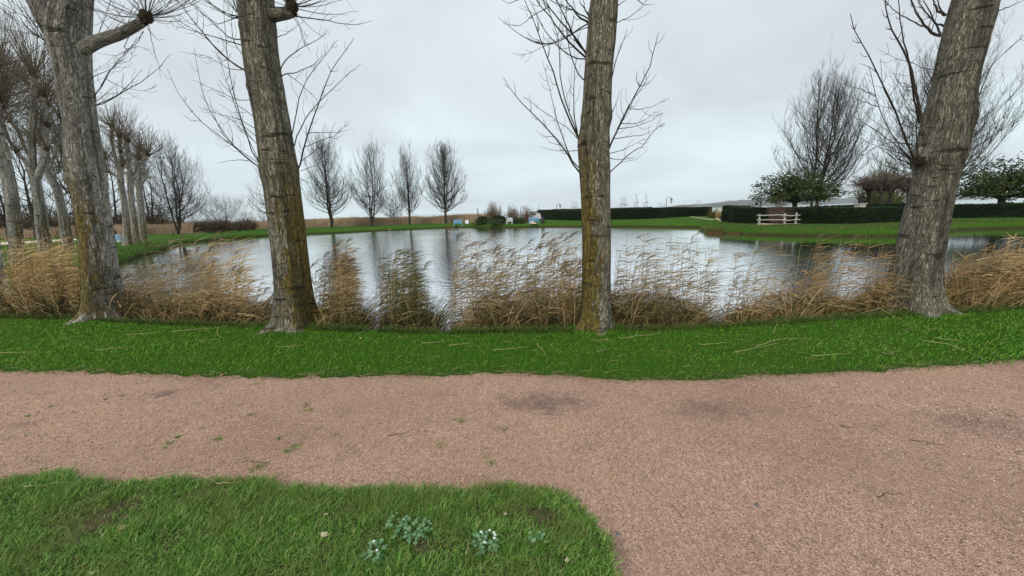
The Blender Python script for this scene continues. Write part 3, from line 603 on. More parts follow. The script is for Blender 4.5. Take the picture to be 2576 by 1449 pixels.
SH = {1: [([(770, 860), (850, 850), (950, 780), (1130, 680), (1290, 560), (1390, 440)], 1), ([(765, 862), (960, 775), (1080, 660), (1160, 560)], 1), ([(760, 800), (830, 700), (900, 560), (1080, 370), (1170, 260)], 1), ([(750, 630), (930, 550), (1040, 430), (1120, 300)], 0),
          ([(770, 790), (900, 560), (960, 500)], 0), ([(860, 640), (1010, 720), (1180, 740), (1285, 705)], 0), ([(350, 320), (250, 260), (150, 130), (80, 30), (40, -60)], 1), ([(350, 310), (240, 270), (120, 250), (0, 240)], 0), ([(360, 330), (280, 250), (180, 90), (100, -40)], 1),
          ([(340, 300), (290, 200), (260, 100), (200, -20)], 0), ([(1170, 250), (1120, 350), (960, 460), (780, 430)], 0), ([(1200, 230), (1290, 330), (1350, 320)], 0), ([(1050, 300), (1000, 400), (1140, 380), (1240, 410)], 0)],
      2: [([(670, 1335), (600, 1250), (560, 1080), (500, 900), (440, 700), (400, 450), (380, 200), (380, -40)], 1), ([(680, 1370), (600, 1320), (480, 1210), (340, 1040), (240, 860), (180, 680), (150, 500), (130, 380)], 1), ([(680, 1372), (590, 1310), (440, 1180), (280, 1070), (130, 930), (0, 760), (-90, 560)], 1),
          ([(665, 1330), (520, 1240), (400, 1140), (320, 1020), (250, 780)], 0), ([(665, 1320), (560, 1100), (480, 880), (300, 400)], 0), ([(555, 575), (470, 530), (300, 390), (100, 130), (-50, -60)], 2), ([(550, 578), (420, 490), (210, 290), (0, 160), (-200, 60)], 1), ([(530, 370), (300, 300), (50, 230), (-50, 200)], 1),
          ([(500, 140), (380, 100), (250, 20), (150, -60)], 1), ([(520, 320), (430, 320), (280, 180), (90, 0), (20, -80)], 1), ([(575, 1310), (480, 1300), (320, 1328)], 0), ([(660, 1190), (520, 1050), (400, 940)], 0), ([(655, 1120), (500, 1000), (330, 930), (220, 870)], 0), ([(640, 1050), (480, 960), (300, 920), (185, 880)], 0), ([(630, 950), (480, 850), (300, 725)], 0), ([(560, 565), (440, 570), (230, 450), (0, 420)], 0),
          ([(500, 130), (330, 200), (180, 100), (60, -20)], 0), ([(505, 145), (440, 150), (300, 60), (210, -40)], 1), ([(600, 810), (480, 820), (330, 740), (110, 650)], 0), ([(545, 480), (450, 330), (430, 160), (480, -40)], 0),
          ([(950, 1440), (1000, 1350), (1030, 1180), (1130, 900), (1200, 700), (1280, 520), (1440, 310)], 2), ([(950, 1190), (1000, 1050), (1080, 900), (1180, 800), (1290, 690), (1490, 520)], 1), ([(925, 1120), (960, 960), (990, 760), (1060, 630), (1220, 430), (1305, 325)], 1), ([(835, 570), (870, 490), (1010, 390), (1170, 310), (1225, 240)], 1),
          ([(840, 625), (870, 590), (940, 600), (1100, 530), (1200, 440)], 1), ([(890, 600), (1010, 690), (1140, 810), (1150, 880)], 0), ([(1010, 1310), (1130, 1220), (1210, 1180), (1310, 1130)], 0), ([(1000, 1390), (1120, 1350), (1200, 1300)], 0), ([(1035, 1195), (1150, 1150), (1300, 1095), (1415, 965)], 0), ([(1060, 1080), (1200, 1080), (1330, 1075), (1395, 1055)], 0),
          ([(950, 130), (1000, 140), (1150, 150), (1300, 185), (1460, 210), (1585, 168)], 1), ([(940, 130), (990, 210), (1030, 350), (1090, 425)], 0), ([(800, 305), (880, 280), (1030, 165)], 0), ([(960, 1440), (1100, 1500), (1260, 1530)], 0)],
      3: [([(780, 1120), (700, 960), (640, 800), (590, 620), (520, 430), (440, 240), (390, 100), (345, 0), (320, -60)], 2), ([(780, 1110), (720, 960), (660, 780), (630, 600), (620, 300), (570, 180), (530, 0)], 1), ([(775, 1080), (745, 960), (745, 700), (750, 540), (780, 430)], 1), ([(790, 1150), (700, 1050), (560, 950), (430, 860), (340, 785)], 0),
          ([(795, 1410), (740, 1350), (680, 1230), (560, 1080), (380, 900), (240, 750), (170, 630)], 2), ([(790, 1370), (740, 1340), (680, 1200), (600, 960), (540, 680), (485, 490)], 1), ([(790, 1225), (590, 1228), (465, 1190)], 0), ([(840, 480), (740, 480), (610, 370), (500, 240), (380, 0), (340, -80)], 1), ([(840, 465), (760, 400), (640, 260), (440, 0), (400, -60)], 2),
          ([(835, 415), (780, 370), (700, 200), (600, 0), (570, -70)], 2), ([(845, 440), (750, 300), (560, 80), (490, 0), (430, -80)], 2), ([(860, 180), (780, 140), (680, 0), (640, -70)], 2), ([(860, 190), (780, 240), (640, 330), (530, 365), (350, 320), (230, 230), (180, 160)], 1), ([(860, 220), (700, 280), (520, 370), (340, 450), (225, 425)], 0),
          ([(825, 650), (780, 600), (730, 480), (690, 330), (680, 60), (700, -60)], 1), ([(865, 130), (830, 60), (820, -30)], 1), ([(865, 120), (800, 30), (780, -50)], 1), ([(530, 60), (430, 110), (300, 215), (160, 190)], 0), ([(860, 150), (760, 90), (540, 0), (480, -60)], 1), ([(350, -20), (210, 25), (130, -20)], 0),
          ([(1030, 1210), (1090, 1070), (1180, 890), (1290, 690), (1370, 520), (1435, 265)], 2), ([(1030, 1220), (1100, 1040), (1210, 830), (1300, 720), (1370, 595)], 1), ([(1040, 700), (1080, 520), (1130, 370), (1180, 235)], 1), ([(1040, 1400), (1100, 1350), (1190, 1250), (1310, 1190), (1400, 1060), (1485, 1000)], 1), ([(1030, 1250), (1150, 1220), (1320, 1130)], 0),
          ([(1075, 1130), (1200, 1110), (1330, 1100), (1480, 1005)], 0), ([(1110, 1050), (1250, 1030), (1380, 980), (1480, 915)], 0), ([(1125, 1005), (1260, 1005), (1340, 970), (1415, 900)], 0), ([(1180, 885), (1310, 885), (1410, 855), (1490, 815)], 0), ([(1035, 1290), (1160, 1300), (1228, 1280)], 0), ([(1055, 920), (1090, 840), (1120, 730)], 0), ([(1085, 185), (1180, 150), (1270, 80), (1340, 0)], 0), ([(1100, 50), (1160, 0), (1220, -60)], 0), ([(1250, -10), (1320, 40), (1395, 35)], 0)],
      4: [([(790, 1370), (740, 1260), (640, 1000), (560, 800), (470, 620), (380, 430), (270, 260), (240, 115)], 2), ([(780, 1380), (680, 1240), (560, 1070), (460, 850), (430, 690), (390, 535)], 1), ([(820, 960), (740, 560), (690, 440), (600, 270), (540, 170), (520, -40)], 3), ([(800, 1000), (760, 800), (720, 500), (660, 280), (630, -40)], 2), ([(790, 1300), (770, 1000), (820, 850), (900, 650), (960, 450), (990, 300)], 1),
          ([(980, 290), (890, 260), (820, 180), (740, 0), (710, -60)], 3), ([(1000, 210), (930, 190), (850, 90), (790, 0)], 2), ([(975, 275), (930, 180), (870, 60), (820, -40)], 2), ([(1015, 120), (950, 90), (910, -20)], 3), ([(1020, 125), (960, 60), (950, -40)], 2), ([(750, 1270), (550, 1060), (400, 960), (325, 885)], 0), ([(720, 1250), (560, 1230), (400, 1170), (295, 1110)], 0), ([(740, 1180), (600, 1150), (460, 1190), (350, 1260), (310, 1278)], 1),
          ([(470, 870), (330, 820), (175, 765)], 0), ([(450, 780), (300, 720), (150, 675)], 0), ([(470, 600), (390, 540), (305, 515)], 0), ([(830, 215), (700, 150), (590, 80), (500, -50)], 1), ([(950, 570), (870, 565), (740, 510), (600, 470), (465, 400)], 0), ([(1210, 980), (1390, 520), (1656, 290), (1760, 200)], 1), ([(1415, 100), (1500, 70), (1656, 0)], 1), ([(820, 960), (740, 1020), (640, 900), (500, 870), (420, 800)], 0), ([(800, 1340), (700, 1260), (560, 1140), (450, 1060), (270, 950)], 1),
          ([(790, 1380), (740, 1330), (620, 1350)], 0), ([(770, 1290), (680, 1100), (590, 880), (500, 700), (490, 480)], 1), ([(1060, 1020), (1000, 1100), (830, 1130)], 0)]}
OX = {1: 0, 2: 447.2, 3: 1213.9, 4: 2064.9}
RAD = [.0055, .0085, .013, .019]
BK = {1: 'bark1', 2: 'bark2', 3: 'bark3', 4: 'bark4', 5: 'bark1'}
KN = {1: [(2.55, 4.2, .16, .16), (3.9, 4.0, .12, .1)], 2: [(2.45, 4.7, .13, .13), (3.6, 4.4, .06, .06), (4.35, 4.4, .06, .07)], 3: [(2.6, 3.4, .12, .12), (2.9, 0, .1, .1), (4.1, 4.1, .1, .08)], 4: [(2.35, 3.6, .14, .18), (2.9, 5.6, .15, .14), (4.1, 4.3, .12, .09)], 5: []}
for ti, prof in ((1, T1), (2, T2), (3, T3), (4, T4), (5, T5)):
    rs = RS(100+ti)
    yb = prof[0][0]; xb = (prof[0][1]+prof[0][2])/2
    base = gp(xb, yb-6); Y0 = base[1]+.12; base[1] = Y0; base[2] = 0
    root = thing('poplar_tree', base, lab[ti], 'tree', GL)
    g = Geo(); C, r = bigtrunk(g, prof, Y0, seed=ti*2.3, knots=KN[ti])
    tr = g.build('trunk', MT[BK[ti]], root, smooth=True)
    if ti in (1, 2, 4):
        g = Geo()
        if ti == 1:
            P = np.array([at(x, y, Y0+d) for x, y, d in ((205, 125, 0), (235, 107, -.05), (262, 97, -.1), (300, 86, -.15), (335, 68, -.2), (362, 52, -.25))]); g.tube(resample(P, 14), np.linspace(.10, .062, 14), 16); kc = at(368, 42, Y0-.25); kr = .085
            P2 = np.array([at(x, y, Y0+d) for x, y, d in ((165, 120, 0), (140, 80, 0), (108, 20, .1), (70, -60, .2), (10, -200, .3), (-20, -400, .3))]); g.tube(resample(P2, 16), np.linspace(.17, .11, 16), 20)
        elif ti == 2:
            P = np.array([at(x, y, Y0+d) for x, y, d in ((670, 42, 0), (700, 36, -.03), (720, 33, -.06), (738, 26, -.08))]); g.tube(resample(P, 8), np.linspace(.085, .07, 8), 14); kc = at(734, 16, Y0-.1); kr = .075
        else:
            kc = at(2318, 402, Y0-.03); kr = .075
            g.tube([at(2330, 395, Y0), at(2320, 300, Y0-.1), at(2318, 290, Y0-.1)], [.03, .02, .02], 8)
        lb = g.build('limb', MT[BK[ti]], root, smooth=True)
        g = Geo(); knob(g, kc, kr, ti*7); g.build('knob', MT['knob'], root, smooth=True)
    g = Geo()
    for pts, wgt in SH.get(ti, []):
        shoot(g, conv(pts, OX[ti]), Y0, RAD[wgt], rs)
    if ti in (1, 2): spray(g, kc, 46 if ti == 1 else 34, 1.25, .006, rs, .55)
    if ti == 1:
        for f in (.25, .5, .75): spray(g, P[0]+(P[-1]-P[0])*f+[0, 0, .05], 6, 1.1, .005, rs, 1.2)
        for x, y in ((112, 96), (100, 60), (112, 100)): spray(g, at(x, y, Y0), 9, 1.3, .005, rs, .9)
        for x, y in ((450, -60), (330, -120)): spray(g, at(x, y, Y0+.4), 16, 1.1, .006, rs, -.5)
    if ti == 2: 
        for x, y in ((600, 40), (598, 30)): spray(g, at(x, y, Y0-.05), 10, 1.1, .005, rs, .6)
    if ti == 4: 
        for x, y in ((2312, 410), (2305, 425)): spray(g, at(x, y, Y0-.1), 5, .7, .004, rs, .5)
    for (y, sgn) in ((-150, -1), (-300, 1), (-420, -1)): spray(g, at((prof[-1][1]+prof[-1][2])/2, y, Y0), 14, 1.6, .007, rs, .8)
    g.build('shoots', MT['shoot'], root)
    # turf mound hugging the foot
    a = rs.uniform(0, 2*math.pi, 2600); q = rs.uniform(.9, 1.7, 2600)*r[4]
    X = C[0][0]+np.cos(a)*q*1.05; Y = C[0][1]+np.sin(a)*q
    blades('base_grass', X, Y, -.005+0*X, rs.uniform(.03, .085, 2600), rs.uniform(.004, .007, 2600), MT['grass'], rs, .6, 'tuft of longer grass round a tree foot')

# ================================================================== TREES: mid-left pollards
def pollard(spec, Y0, label, seed, group, wr=1.0):
    rs = RS(seed); tr = spec['trunk']; b = at(tr[0][0], tr[0][1], Y0); b[2] = 0
    root = thing('pollard_tree', b, label, 'tree', group)
    u = Y0/FP*1.02*math.cos(math.atan(abs(b[0])/Y0))
    g = Geo(); P = np.array([at(x, y, Y0) for x, y, w_ in tr]); P[0, 2] = -.05; Wd = np.array([w_ for x, y, w_ in tr])*u/2
    Pr = resample(np.c_[P, Wd], 24); Pr[0, 3] *= 1.35; Pr[1, 3] *= 1.12
    g.tube(Pr[:, :3], Pr[:, 3], 18); g.build('trunk', MT['barkmid'], root, smooth=True)
    gs = Geo()
    for lb in spec['limbs']:
        dy = rs.uniform(-1.2, 1.2); m = len(lb)-1
        P = np.array([at(x, y, Y0+dy*k/m) for k, (x, y, w_) in enumerate(lb)]); Wd = np.array([w_ for x, y, w_ in lb])*u/2
        Pr = resample(np.c_[P, Wd], 14); Pr[:, 3] *= 1+rs.normal(0, .05, 14); Pr[2:, :3] += rs.normal(0, .015, (12, 3))
        gl = Geo(); gl.tube(Pr[:, :3], Pr[:, 3], 12); lo = gl.build('limb', MT['barkmid'], root, smooth=True)
        for f, sc_ in ((13, 1.25), (9, .8), (5, .7)):
            if f < 13 and rs.rand() < .35: continue
            kr = max(Pr[f, 3]*sc_, .07); gk = Geo(); c_ = Pr[f, :3]+(np.zeros(3) if f == 13 else nrm(rs.normal(size=3)*[1, .5, .3])*Pr[f, 3]*.9)
            gk.blob(c_, (kr, kr, kr*1.2), rs.randint(1, 999), .45, 18, 12, 0, 3); ko = gk.build('knob', MT['knob'], root, smooth=True)
            ko.parent = lo; spray(gs, c_, int(spec.get('n', 55)*(.95 if f == 13 else .3)), spec.get('L', 2.6)*(1 if f == 13 else .7), .0165*Y0/26, rs, 1.1, .8)
        for f in (4, 7, 10): spray(gs, Pr[f, :3], 9, spec.get('L', 2.6)*.6, .010*Y0/26, rs, .9, 1.0)
    gs.build('shoots', MT['shootmid'], root)
GP = 'pollarded poplars on the left lawn'
pollard(dict(trunk=[(48, 664, 46), (40, 600, 40), (30, 500, 38), (16, 420, 36), (0, 370, 34)], limbs=[[(10, 390, 24), (-10, 330, 20), (-5, 250, 18)], [(20, 420, 22), (-30, 340, 20), (-60, 250, 18)], [(25, 400, 14), (-10, 300, 13), (-8, 170, 12)], [(0, 370, 20), (0, 300, 18), (5, 225, 16)]], n=95, L=3.4), 18.0, 'stout pollard with pale trunk nearest the left edge beside the golden reeds', 1, GP)
pollard(dict(trunk=[(108, 606, 40), (104, 560, 34), (98, 500, 30), (88, 450, 28), (80, 425, 30)], limbs=[[(84, 440, 24), (80, 350, 20), (85, 250, 18), (86, 190, 16)], [(92, 450, 22), (112, 400, 20), (112, 300, 20), (108, 240, 18)], [(84, 430, 14), (50, 390, 12), (20, 350, 10), (5, 300, 10)], [(80, 410, 12), (45, 330, 10), (10, 270, 9)]], n=105, L=4.6), 24.0, 'pollard with two tall parallel stems right behind the golden reeds', 2, GP)
pollard(dict(trunk=[(168, 606, 32), (158, 540, 26), (146, 480, 24), (128, 445, 22), (118, 430, 22)], limbs=[[(122, 435, 16), (112, 380, 16), (115, 300, 15), (116, 260, 14)], [(125, 440, 12), (150, 430, 11), (160, 380, 9)], [(126, 425, 10), (150, 350, 9), (155, 300, 9)]], n=90, L=4.6), 27.0, 'slanting pollard half hidden behind the thick pale-barked poplar', 3, GP)
pollard(dict(trunk=[(322, 618, 24), (318, 560, 19), (312, 500, 17), (300, 440, 16)], limbs=[[(304, 450, 12), (290, 400, 9), (280, 350, 9), (282, 320, 9)], [(308, 460, 12), (304, 400, 10), (300, 345, 9)], [(305, 450, 8), (270, 430, 7), (262, 400, 7)]], n=55, L=2.9), 32.0, 'leftmost of the three slim pollards on the far left lawn', 4, GP)
pollard(dict(trunk=[(343, 612, 22), (337, 560, 18), (330, 500, 17), (326, 440, 16)], limbs=[[(326, 440, 14), (322, 390, 13), (318, 350, 12)], [(328, 450, 10), (352, 420, 9), (372, 390, 8)]], n=55, L=3.0), 35.0, 'middle one of the three slim pollards on the far left lawn', 5, GP)
pollard(dict(trunk=[(360, 610, 22), (358, 560, 20), (352, 500, 18), (348, 450, 15)], limbs=[[(350, 470, 13), (352, 420, 11), (350, 375, 11)], [(352, 480, 9), (320, 440, 7), (300, 420, 7)], [(352, 470, 9), (372, 440, 8), (350, 400, 8)]], n=50, L=3.0), 37.0, 'rightmost of the three slim pollards on the far left lawn', 6, GP)

# ================================================================== TREES: bare far trees
def bare_tree(px, yb, yt, wpx, Y0, label, seed, group=None, name='bare_poplar', form='lombardy', m_tr='fartrunk', m_tw='fartwig', stems=1, dens=1.0, cat='tree'):
    rs = RS(seed); b = at(px, yb, Y0); H = at(px, yt, Y0)[2]-b[2]; Wd = wpx*Y0/FP*.5*(1.25 if form == 'lombardy' else 1.0); zb = min(b[2], 0) if abs(b[2]) < 2.5 else b[2]
    base = np.array([b[0], Y0, 0.0]); H += b[2]
    root = thing(name, base, label, cat, group); gt, gw = Geo(), Geo()
    low = .14 if form == 'lombardy' else .06
    ctr = []
    for s in range(stems):
        ang = rs.uniform(0, 6.28); sp = (.0 if stems == 1 else rs.uniform(.1, .38))*Wd; hh = H*rs.uniform(.8, 1.0) if s else H
        t = np.linspace(0, 1, 12)[:, None]
        P = base+np.array([math.cos(ang)*sp, math.sin(ang)*sp, 0])*np.clip(t*1.6, 0, 1)**.8+np.array([0, 0, hh])*t*(.92 if form == 'lombardy' else .75)
        P[1:] += np.cumsum(rs.normal(0, .006*H, (11, 3))*[1, 1, 0], axis=0)
        r0 = H*.016/(stems**.4)
        gt.tube(P, np.linspace(1, .12, 12)**1.0*r0*np.array([1.35]+[1]*11), 8); ctr.append((P, hh, r0))
    nb = int((110 if form == 'lombardy' else 70)*dens/stems)
    for P, hh, r0 in ctr:
        for k in range(nb):
            f = low+(.97-low)*(k/nb)**1.1; q = np.array([np.interp(f, np.linspace(0, 1, 12), P[:, i]) for i in range(3)])
            az = k*2.4+rs.uniform(-.5, .5)
            if form == 'lombardy':
                env = Wd*(1.0 if f < .25 else (1-((f-.25)/.8)**1.25))*min(1, .55+f*2.2); L = min(hh*(1.0-f)*.75+.1*hh, hh*.42)*rs.uniform(.7, 1.05); out_ = min(env*rs.uniform(.35, 1.1), L*.9)
            elif form == 'round':
                env = Wd*math.sqrt(max(0.05, 1-((f-.45)/.62)**2)); L = env*1.15*rs.uniform(.7, 1.05); out_ = env*rs.uniform(.55, 1.05)
            else:
                env = Wd*(.4+.6*f); L = hh*.55*rs.uniform(.6, 1.1); out_ = env*rs.uniform(.2, 1)
            up = math.sqrt(max(L*L-out_*out_, .02*L*L)) if form != 'round' else env*rs.uniform(.2, .9)
            if form == 'round' and q[2]+up > H: up = max(H-q[2], .05*H)*rs.uniform(.6, 1)
            out_ *= 1+.35*float(vnoise(np.array([math.cos(az)*1.5+seed, math.sin(az)*1.5, f*3.5]))); L *= 1+.25*float(vnoise(np.array([f*5+seed*3, az*.3, 2.])))
            out_ = min(out_, L*.95); up = math.sqrt(max(L*L-out_*out_, .02*L*L)) if form != 'round' else up
            o2 = np.array([math.cos(az), math.sin(az), 0]); t = np.linspace(0, 1, 8)[:, None]
            B = q+o2*out_*(1-(1-t)**1.7)+np.array([0, 0, up])*t**1.35
            B[1:] += np.cumsum(rs.normal(0, .012*L, (7, 3)), axis=0)
            rb = r0*(.42 if f < .4 else .3)*rs.uniform(.6, 1.1)*(1-.4*f)
            gt.tube(B, np.linspace(rb, rb*.2, 8), 4)
            for _ in range(int(9*dens)+2):
                a = rs.randint(1, 8); T = nrm(B[min(a+1, 7)]-B[a-1]); sdv = rs.normal(size=3)*[1, 1, .5]; dv = nrm(T*.8+nrm(sdv)*.75+[0, 0, .5]); l = L*rs.uniform(.16, .42)*(1.15-a*.08)
                t4 = np.linspace(0, 1, 5)[:, None]; Q = B[a]+dv*l*t4+np.array([0, 0, .3*l])*t4**2; Q[1:] += np.cumsum(rs.normal(0, .03*l, (4, 3)), axis=0)
                rt = max(rb*.28, Y0*.00012); gw.tube(Q, np.linspace(rt, rt*.4, 5), 3)
                for __ in range(4):
                    c = rs.randint(1, 5); d3 = nrm(dv+rs.normal(size=3)*.6+[0, 0, .35])*l*rs.uniform(.3, .65)
                    gw.tube([Q[c], Q[c]+d3*.5+rs.normal(0, .03*l, 3), Q[c]+d3+[0, 0, .1*l]], [rt*.55, rt*.42, rt*.25], 3)
    gt.build('trunk', MT[m_tr], root, smooth=True); gw.build('crown', MT[m_tw], root)
    return root
GF = 'row of bare poplars across the pond'
bare_tree(835, 571, 338, 102, 76, 'bare poplar across the pond, broadest and leftmost clear one of the row', 11, GF, stems=2)
bare_tree(935, 568, 353, 86, 78, 'bare poplar with double top in front of a round bare tree', 12, GF, stems=3)
bare_tree(1031, 565, 368, 70, 80, 'thin airy bare poplar between the round bare tree and the last poplar', 13, GF, dens=.8, stems=2)
bare_tree(1122, 562, 360, 92, 82, 'bare poplar standing beside the left blue bench', 34, GF)
bare_tree(706, 577, 405, 112, 80, 'pale bare poplar mostly hidden behind the left-leaning trunk', 15, GF, dens=.7)
bare_tree(448, 585, 332, 135, 62, 'wide dark fan-shaped bare tree on the left far lawn', 16, None, 'bare_tree', stems=4, dens=1.3)
bare_tree(2048, 517, 168, 176, 52, 'tall bare poplar rising out of the evergreen tree on the right', 17, None, stems=3, dens=1.35)
bare_tree(2352, 518, 75, 262, 50, 'very wide bare tree spreading behind the right-leaning trunk', 18, None, 'bare_tree', stems=4, dens=1.4)
bare_tree(985, 556, 455, 92, 100, 'round bare tree between two poplars in the tan reeds', 19, None, 'bare_tree', 'round', stems=3)
bare_tree(565, 577, 478, 112, 85, 'low spreading bare tree left of the left-leaning trunk', 20, None, 'bare_tree', 'round', stems=3)
GS = 'small bare trees in the left background'
bare_tree(622, 574, 522, 46, 90, 'small bare tree right of the low spreading bare tree', 21, GS, 'small_bare_tree', 'round', stems=2, dens=.5)
bare_tree(662, 573, 520, 46, 92, 'small bare tree close to the edge of the left-leaning trunk', 22, GS, 'small_bare_tree', 'round', stems=2, dens=.5)
bare_tree(502, 580, 498, 70, 88, 'small bare tree right of the wide fan-shaped tree', 23, GS, 'small_bare_tree', 'round', stems=2, dens=.6)
for k_, (x, yb, yt, wd, Y0) in enumerate(((20, 590, 330, 150, 60), (90, 588, 300, 140, 66), (170, 588, 300, 130, 70), (290, 588, 350, 110, 72), (240, 588, 260, 100, 60), (380, 585, 380, 80, 80))):
    bare_tree(x, yb, yt, wd, Y0, ['tall bare tree deep behind the pollards at the left edge', 'tall bare tree behind the two parallel pollard stems', 'bare tree seen just left of the thick pale-barked poplar', 'bare tree right behind the three slim pollards', 'bare tree just right of the thick pale-barked poplar', 'bare tree left of the wide fan-shaped tree'][k_], 40+k_, 'bare trees behind the pollards', 'bare_tree', stems=2, dens=.45, m_tw='browntwig')
# woodland scrub mass and twiggy bushes
def bush(name, px, yb, yt, wpx, Y0, label, seed, m, cat='bush', n=150, group=None, kind=None, leafm=None, nl=0, lsz=.14):
    rs = RS(seed); b = at(px, yb, Y0); H = at(px, yt, Y0)[2]; Wd = wpx*Y0/FP*.5; base = np.array([b[0], Y0, 0.]); g = Geo()
    root = thing(name, base, label, cat, group)
    for k in range(n):
        a = rs.uniform(0, 6.28); e_ = rs.uniform(0, 1)**.6; o = base+np.array([math.cos(a)*Wd*.35*e_, math.sin(a)*Wd*.35*e_, 0])
        end = base+np.array([math.cos(a)*Wd*e_, math.sin(a)*Wd*e_*.8, H*(1-.55*e_**2)*rs.uniform(.75, 1.05)]); t = np.linspace(0, 1, 6)[:, None]
        P = o+(end-o)*np.concatenate([t**.9, t**.9, t**1.2], 1); P[1:] += np.cumsum(rs.normal(0, .02*H, (5, 3)), 0); r = max(.006*H, Y0*.00016)
        g.tube(P, np.linspace(r*1.5, r*.5, 6), 3)
        for _ in range(5):
            c = rs.randint(2, 6); d = nrm(P[c]-P[c-1]+rs.normal(size=3)*.09*H)*H*rs.uniform(.1, .25); g.tube([P[c], P[c]+d*.5, P[c]+d+[0, 0, .02*H]], [r*.7, r*.5, r*.3], 3)
    g.build('branches', m, root)
    if nl:
        g = Geo(); C = base+rs.normal(size=(nl, 3))*[Wd*.42, Wd*.36, H*.24]+[0, 0, H*.42]; C[:, 2] = np.abs(C[:, 2]); g.leaves(C, rs.uniform(.6, 1.3, nl)*lsz, rs); g.build('leaves', leafm, root)
    return root
bush('twiggy_bush', 1243, 558, 511, 44, 66, 'tall round brown twiggy bush left of the white bench', 61, MT['redtwig'])
bush('twiggy_bush', 1290, 556, 519, 38, 68, 'brown twiggy bush directly behind the white bench', 62, MT['redtwig'])
bush('twiggy_bush', 1326, 553, 522, 40, 74, 'brown twiggy bush between a lamp and the hedge end', 63, MT['redtwig'])
bush('twiggy_bush', 1958, 562, 505, 56, 34, 'purplish bare bush behind the white rail fence', 64, MT['redtwig'], n=100)
def mound(name, px, yb, yt, wpx, Y0, label, seed, m=None, group=None, nl=2500, sz=.12):
    rs = RS(seed); b = at(px, yb, Y0); H = at(px, yt, Y0)[2]; Wd = wpx*Y0/FP*.5; g = Geo(); base = np.array([b[0], Y0, 0.])
    g.blob(base+[0, 0, H*.3], (Wd*.75, Wd*.5, H*.5), seed, .35, 20, 12, 1)
    d = nrm(rs.normal(size=(nl, 3))); d[:, 2] = np.abs(d[:, 2])*1.0-.1
    k = 1+.25*fbm(d*2.2+seed, 3); C = base+d*k[:, None]*[Wd, Wd*.7, H]*rs.uniform(.7, 1.12, (nl, 1)); C += rs.normal(0, .07, C.shape); C[:, 2] = np.maximum(C[:, 2], .03)
    g.leaves(C, rs.uniform(.6, 1.3, nl)*sz, rs); return tag(g.build(name, [m or MT['shrubleaf'], MT['hedgecore']], origin=base), label, 'shrub', group)
mound('green_shrub', 1214, 561, 541, 40, 63, 'dark green shrub left of the tall twiggy bush', 71)
mound('green_shrub', 1252, 559, 538, 48, 64, 'large dark green shrub under the tall twiggy bush', 72)
mound('green_shrub', 1252, 563.5, 551, 44, 61, 'low rounded green shrub at the front beside the white bench', 73)
mound('green_shrub', 1305, 561, 549, 30, 62, 'low green shrub between white bench and blue bench', 74)
mound('green_shrub', 1826, 549, 524, 26, 48, 'spiky green shrub between pampas clump and right hedge', 75)
bush('brown_bush', 540, 582, 556, 84, 66, 'dark brown tangled bush at the foot of the low spreading tree', 76, MT['browntwig'], n=320)
# scrub mass
rs = RS(80); g = Geo()
for k in range(620):
    x = rs.uniform(-250, 640); Y0 = rs.uniform(72, 118); b = at(x, 585, Y0); top = rs.uniform(2.4, 6.5)*(1 if x < 430 else rs.uniform(.18, .55)); base = np.array([b[0], Y0, 0.])
    for _ in range(14):
        a = rs.uniform(0, 6.28); d = np.array([math.cos(a)*rs.uniform(.2, 1.9), math.sin(a)*rs.uniform(.2, 1.5), top*rs.uniform(.5, 1)]); t = np.linspace(0, 1, 5)[:, None]
        P = base+d*np.concatenate([t**.8, t**.8, t], 1)+rs.normal(0, .1, (5, 3))*t; g.tube(P, np.linspace(.05, .016, 5), 3)
        for __ in range(4):
            c = rs.randint(1, 5); e_ = nrm(rs.normal(size=3)+[0, 0, .8])*rs.uniform(.4, 1.2); g.tube([P[c], P[c]+e_*.5, P[c]+e_], [.022, .017, .01], 3)
tag(g.build('scrub_woodland', MT['browntwig']), 'dark brown bare scrub woodland filling the left background', 'woodland', kind='stuff')
# far tan reed marsh
rs = RS(81); n = 52000; x = rs.uniform(-200, 1235, n); Y0 = rs.uniform(80, 128, n)
Yn = np.where(x < 740, np.where(x < 480, 66, 86), 84); Y0 = Yn+rs.rand(n)**1.6*40
B = np.array([at(a, 560, b) for a, b in zip(x, Y0)]); B[:, 2] = -.1
k = (x < 480) | (x > 500); B = B[k]; n = len(B)
hgt = 1.7+.4*vnoise(np.stack([B[:, 0]*.15, B[:, 1]*.15, B[:, 0]*0], -1)); g = Geo()
H = hgt*rs.uniform(.75, 1.08, n)
g.ribbons(B, np.c_[rs.normal(.12, .06, n), rs.normal(0, .06, n), np.ones(n)], H, rs.uniform(.05, .11, n), np.c_[rs.uniform(0, .15, n), np.zeros((n, 2))], segs=2, side=np.tile([1., 0, 0], (n, 1)), tip=.25, pw=.5)
m_ = 2600; ii = rs.choice(n, m_); top = B[ii]+np.c_[.15*H[ii], np.zeros(m_), H[ii]*.98]
g.ribbons(top, np.tile([.6, 0, .8], (m_, 1)), rs.uniform(.25, .45, m_), .12, segs=2, side=np.tile([.8, 0, -.6], (m_, 1)), tip=.2)
tag(g.build('reed_marsh', MT['marsh']), 'wide tan reed marsh behind the bare poplars across the pond', 'reeds', kind='stuff')

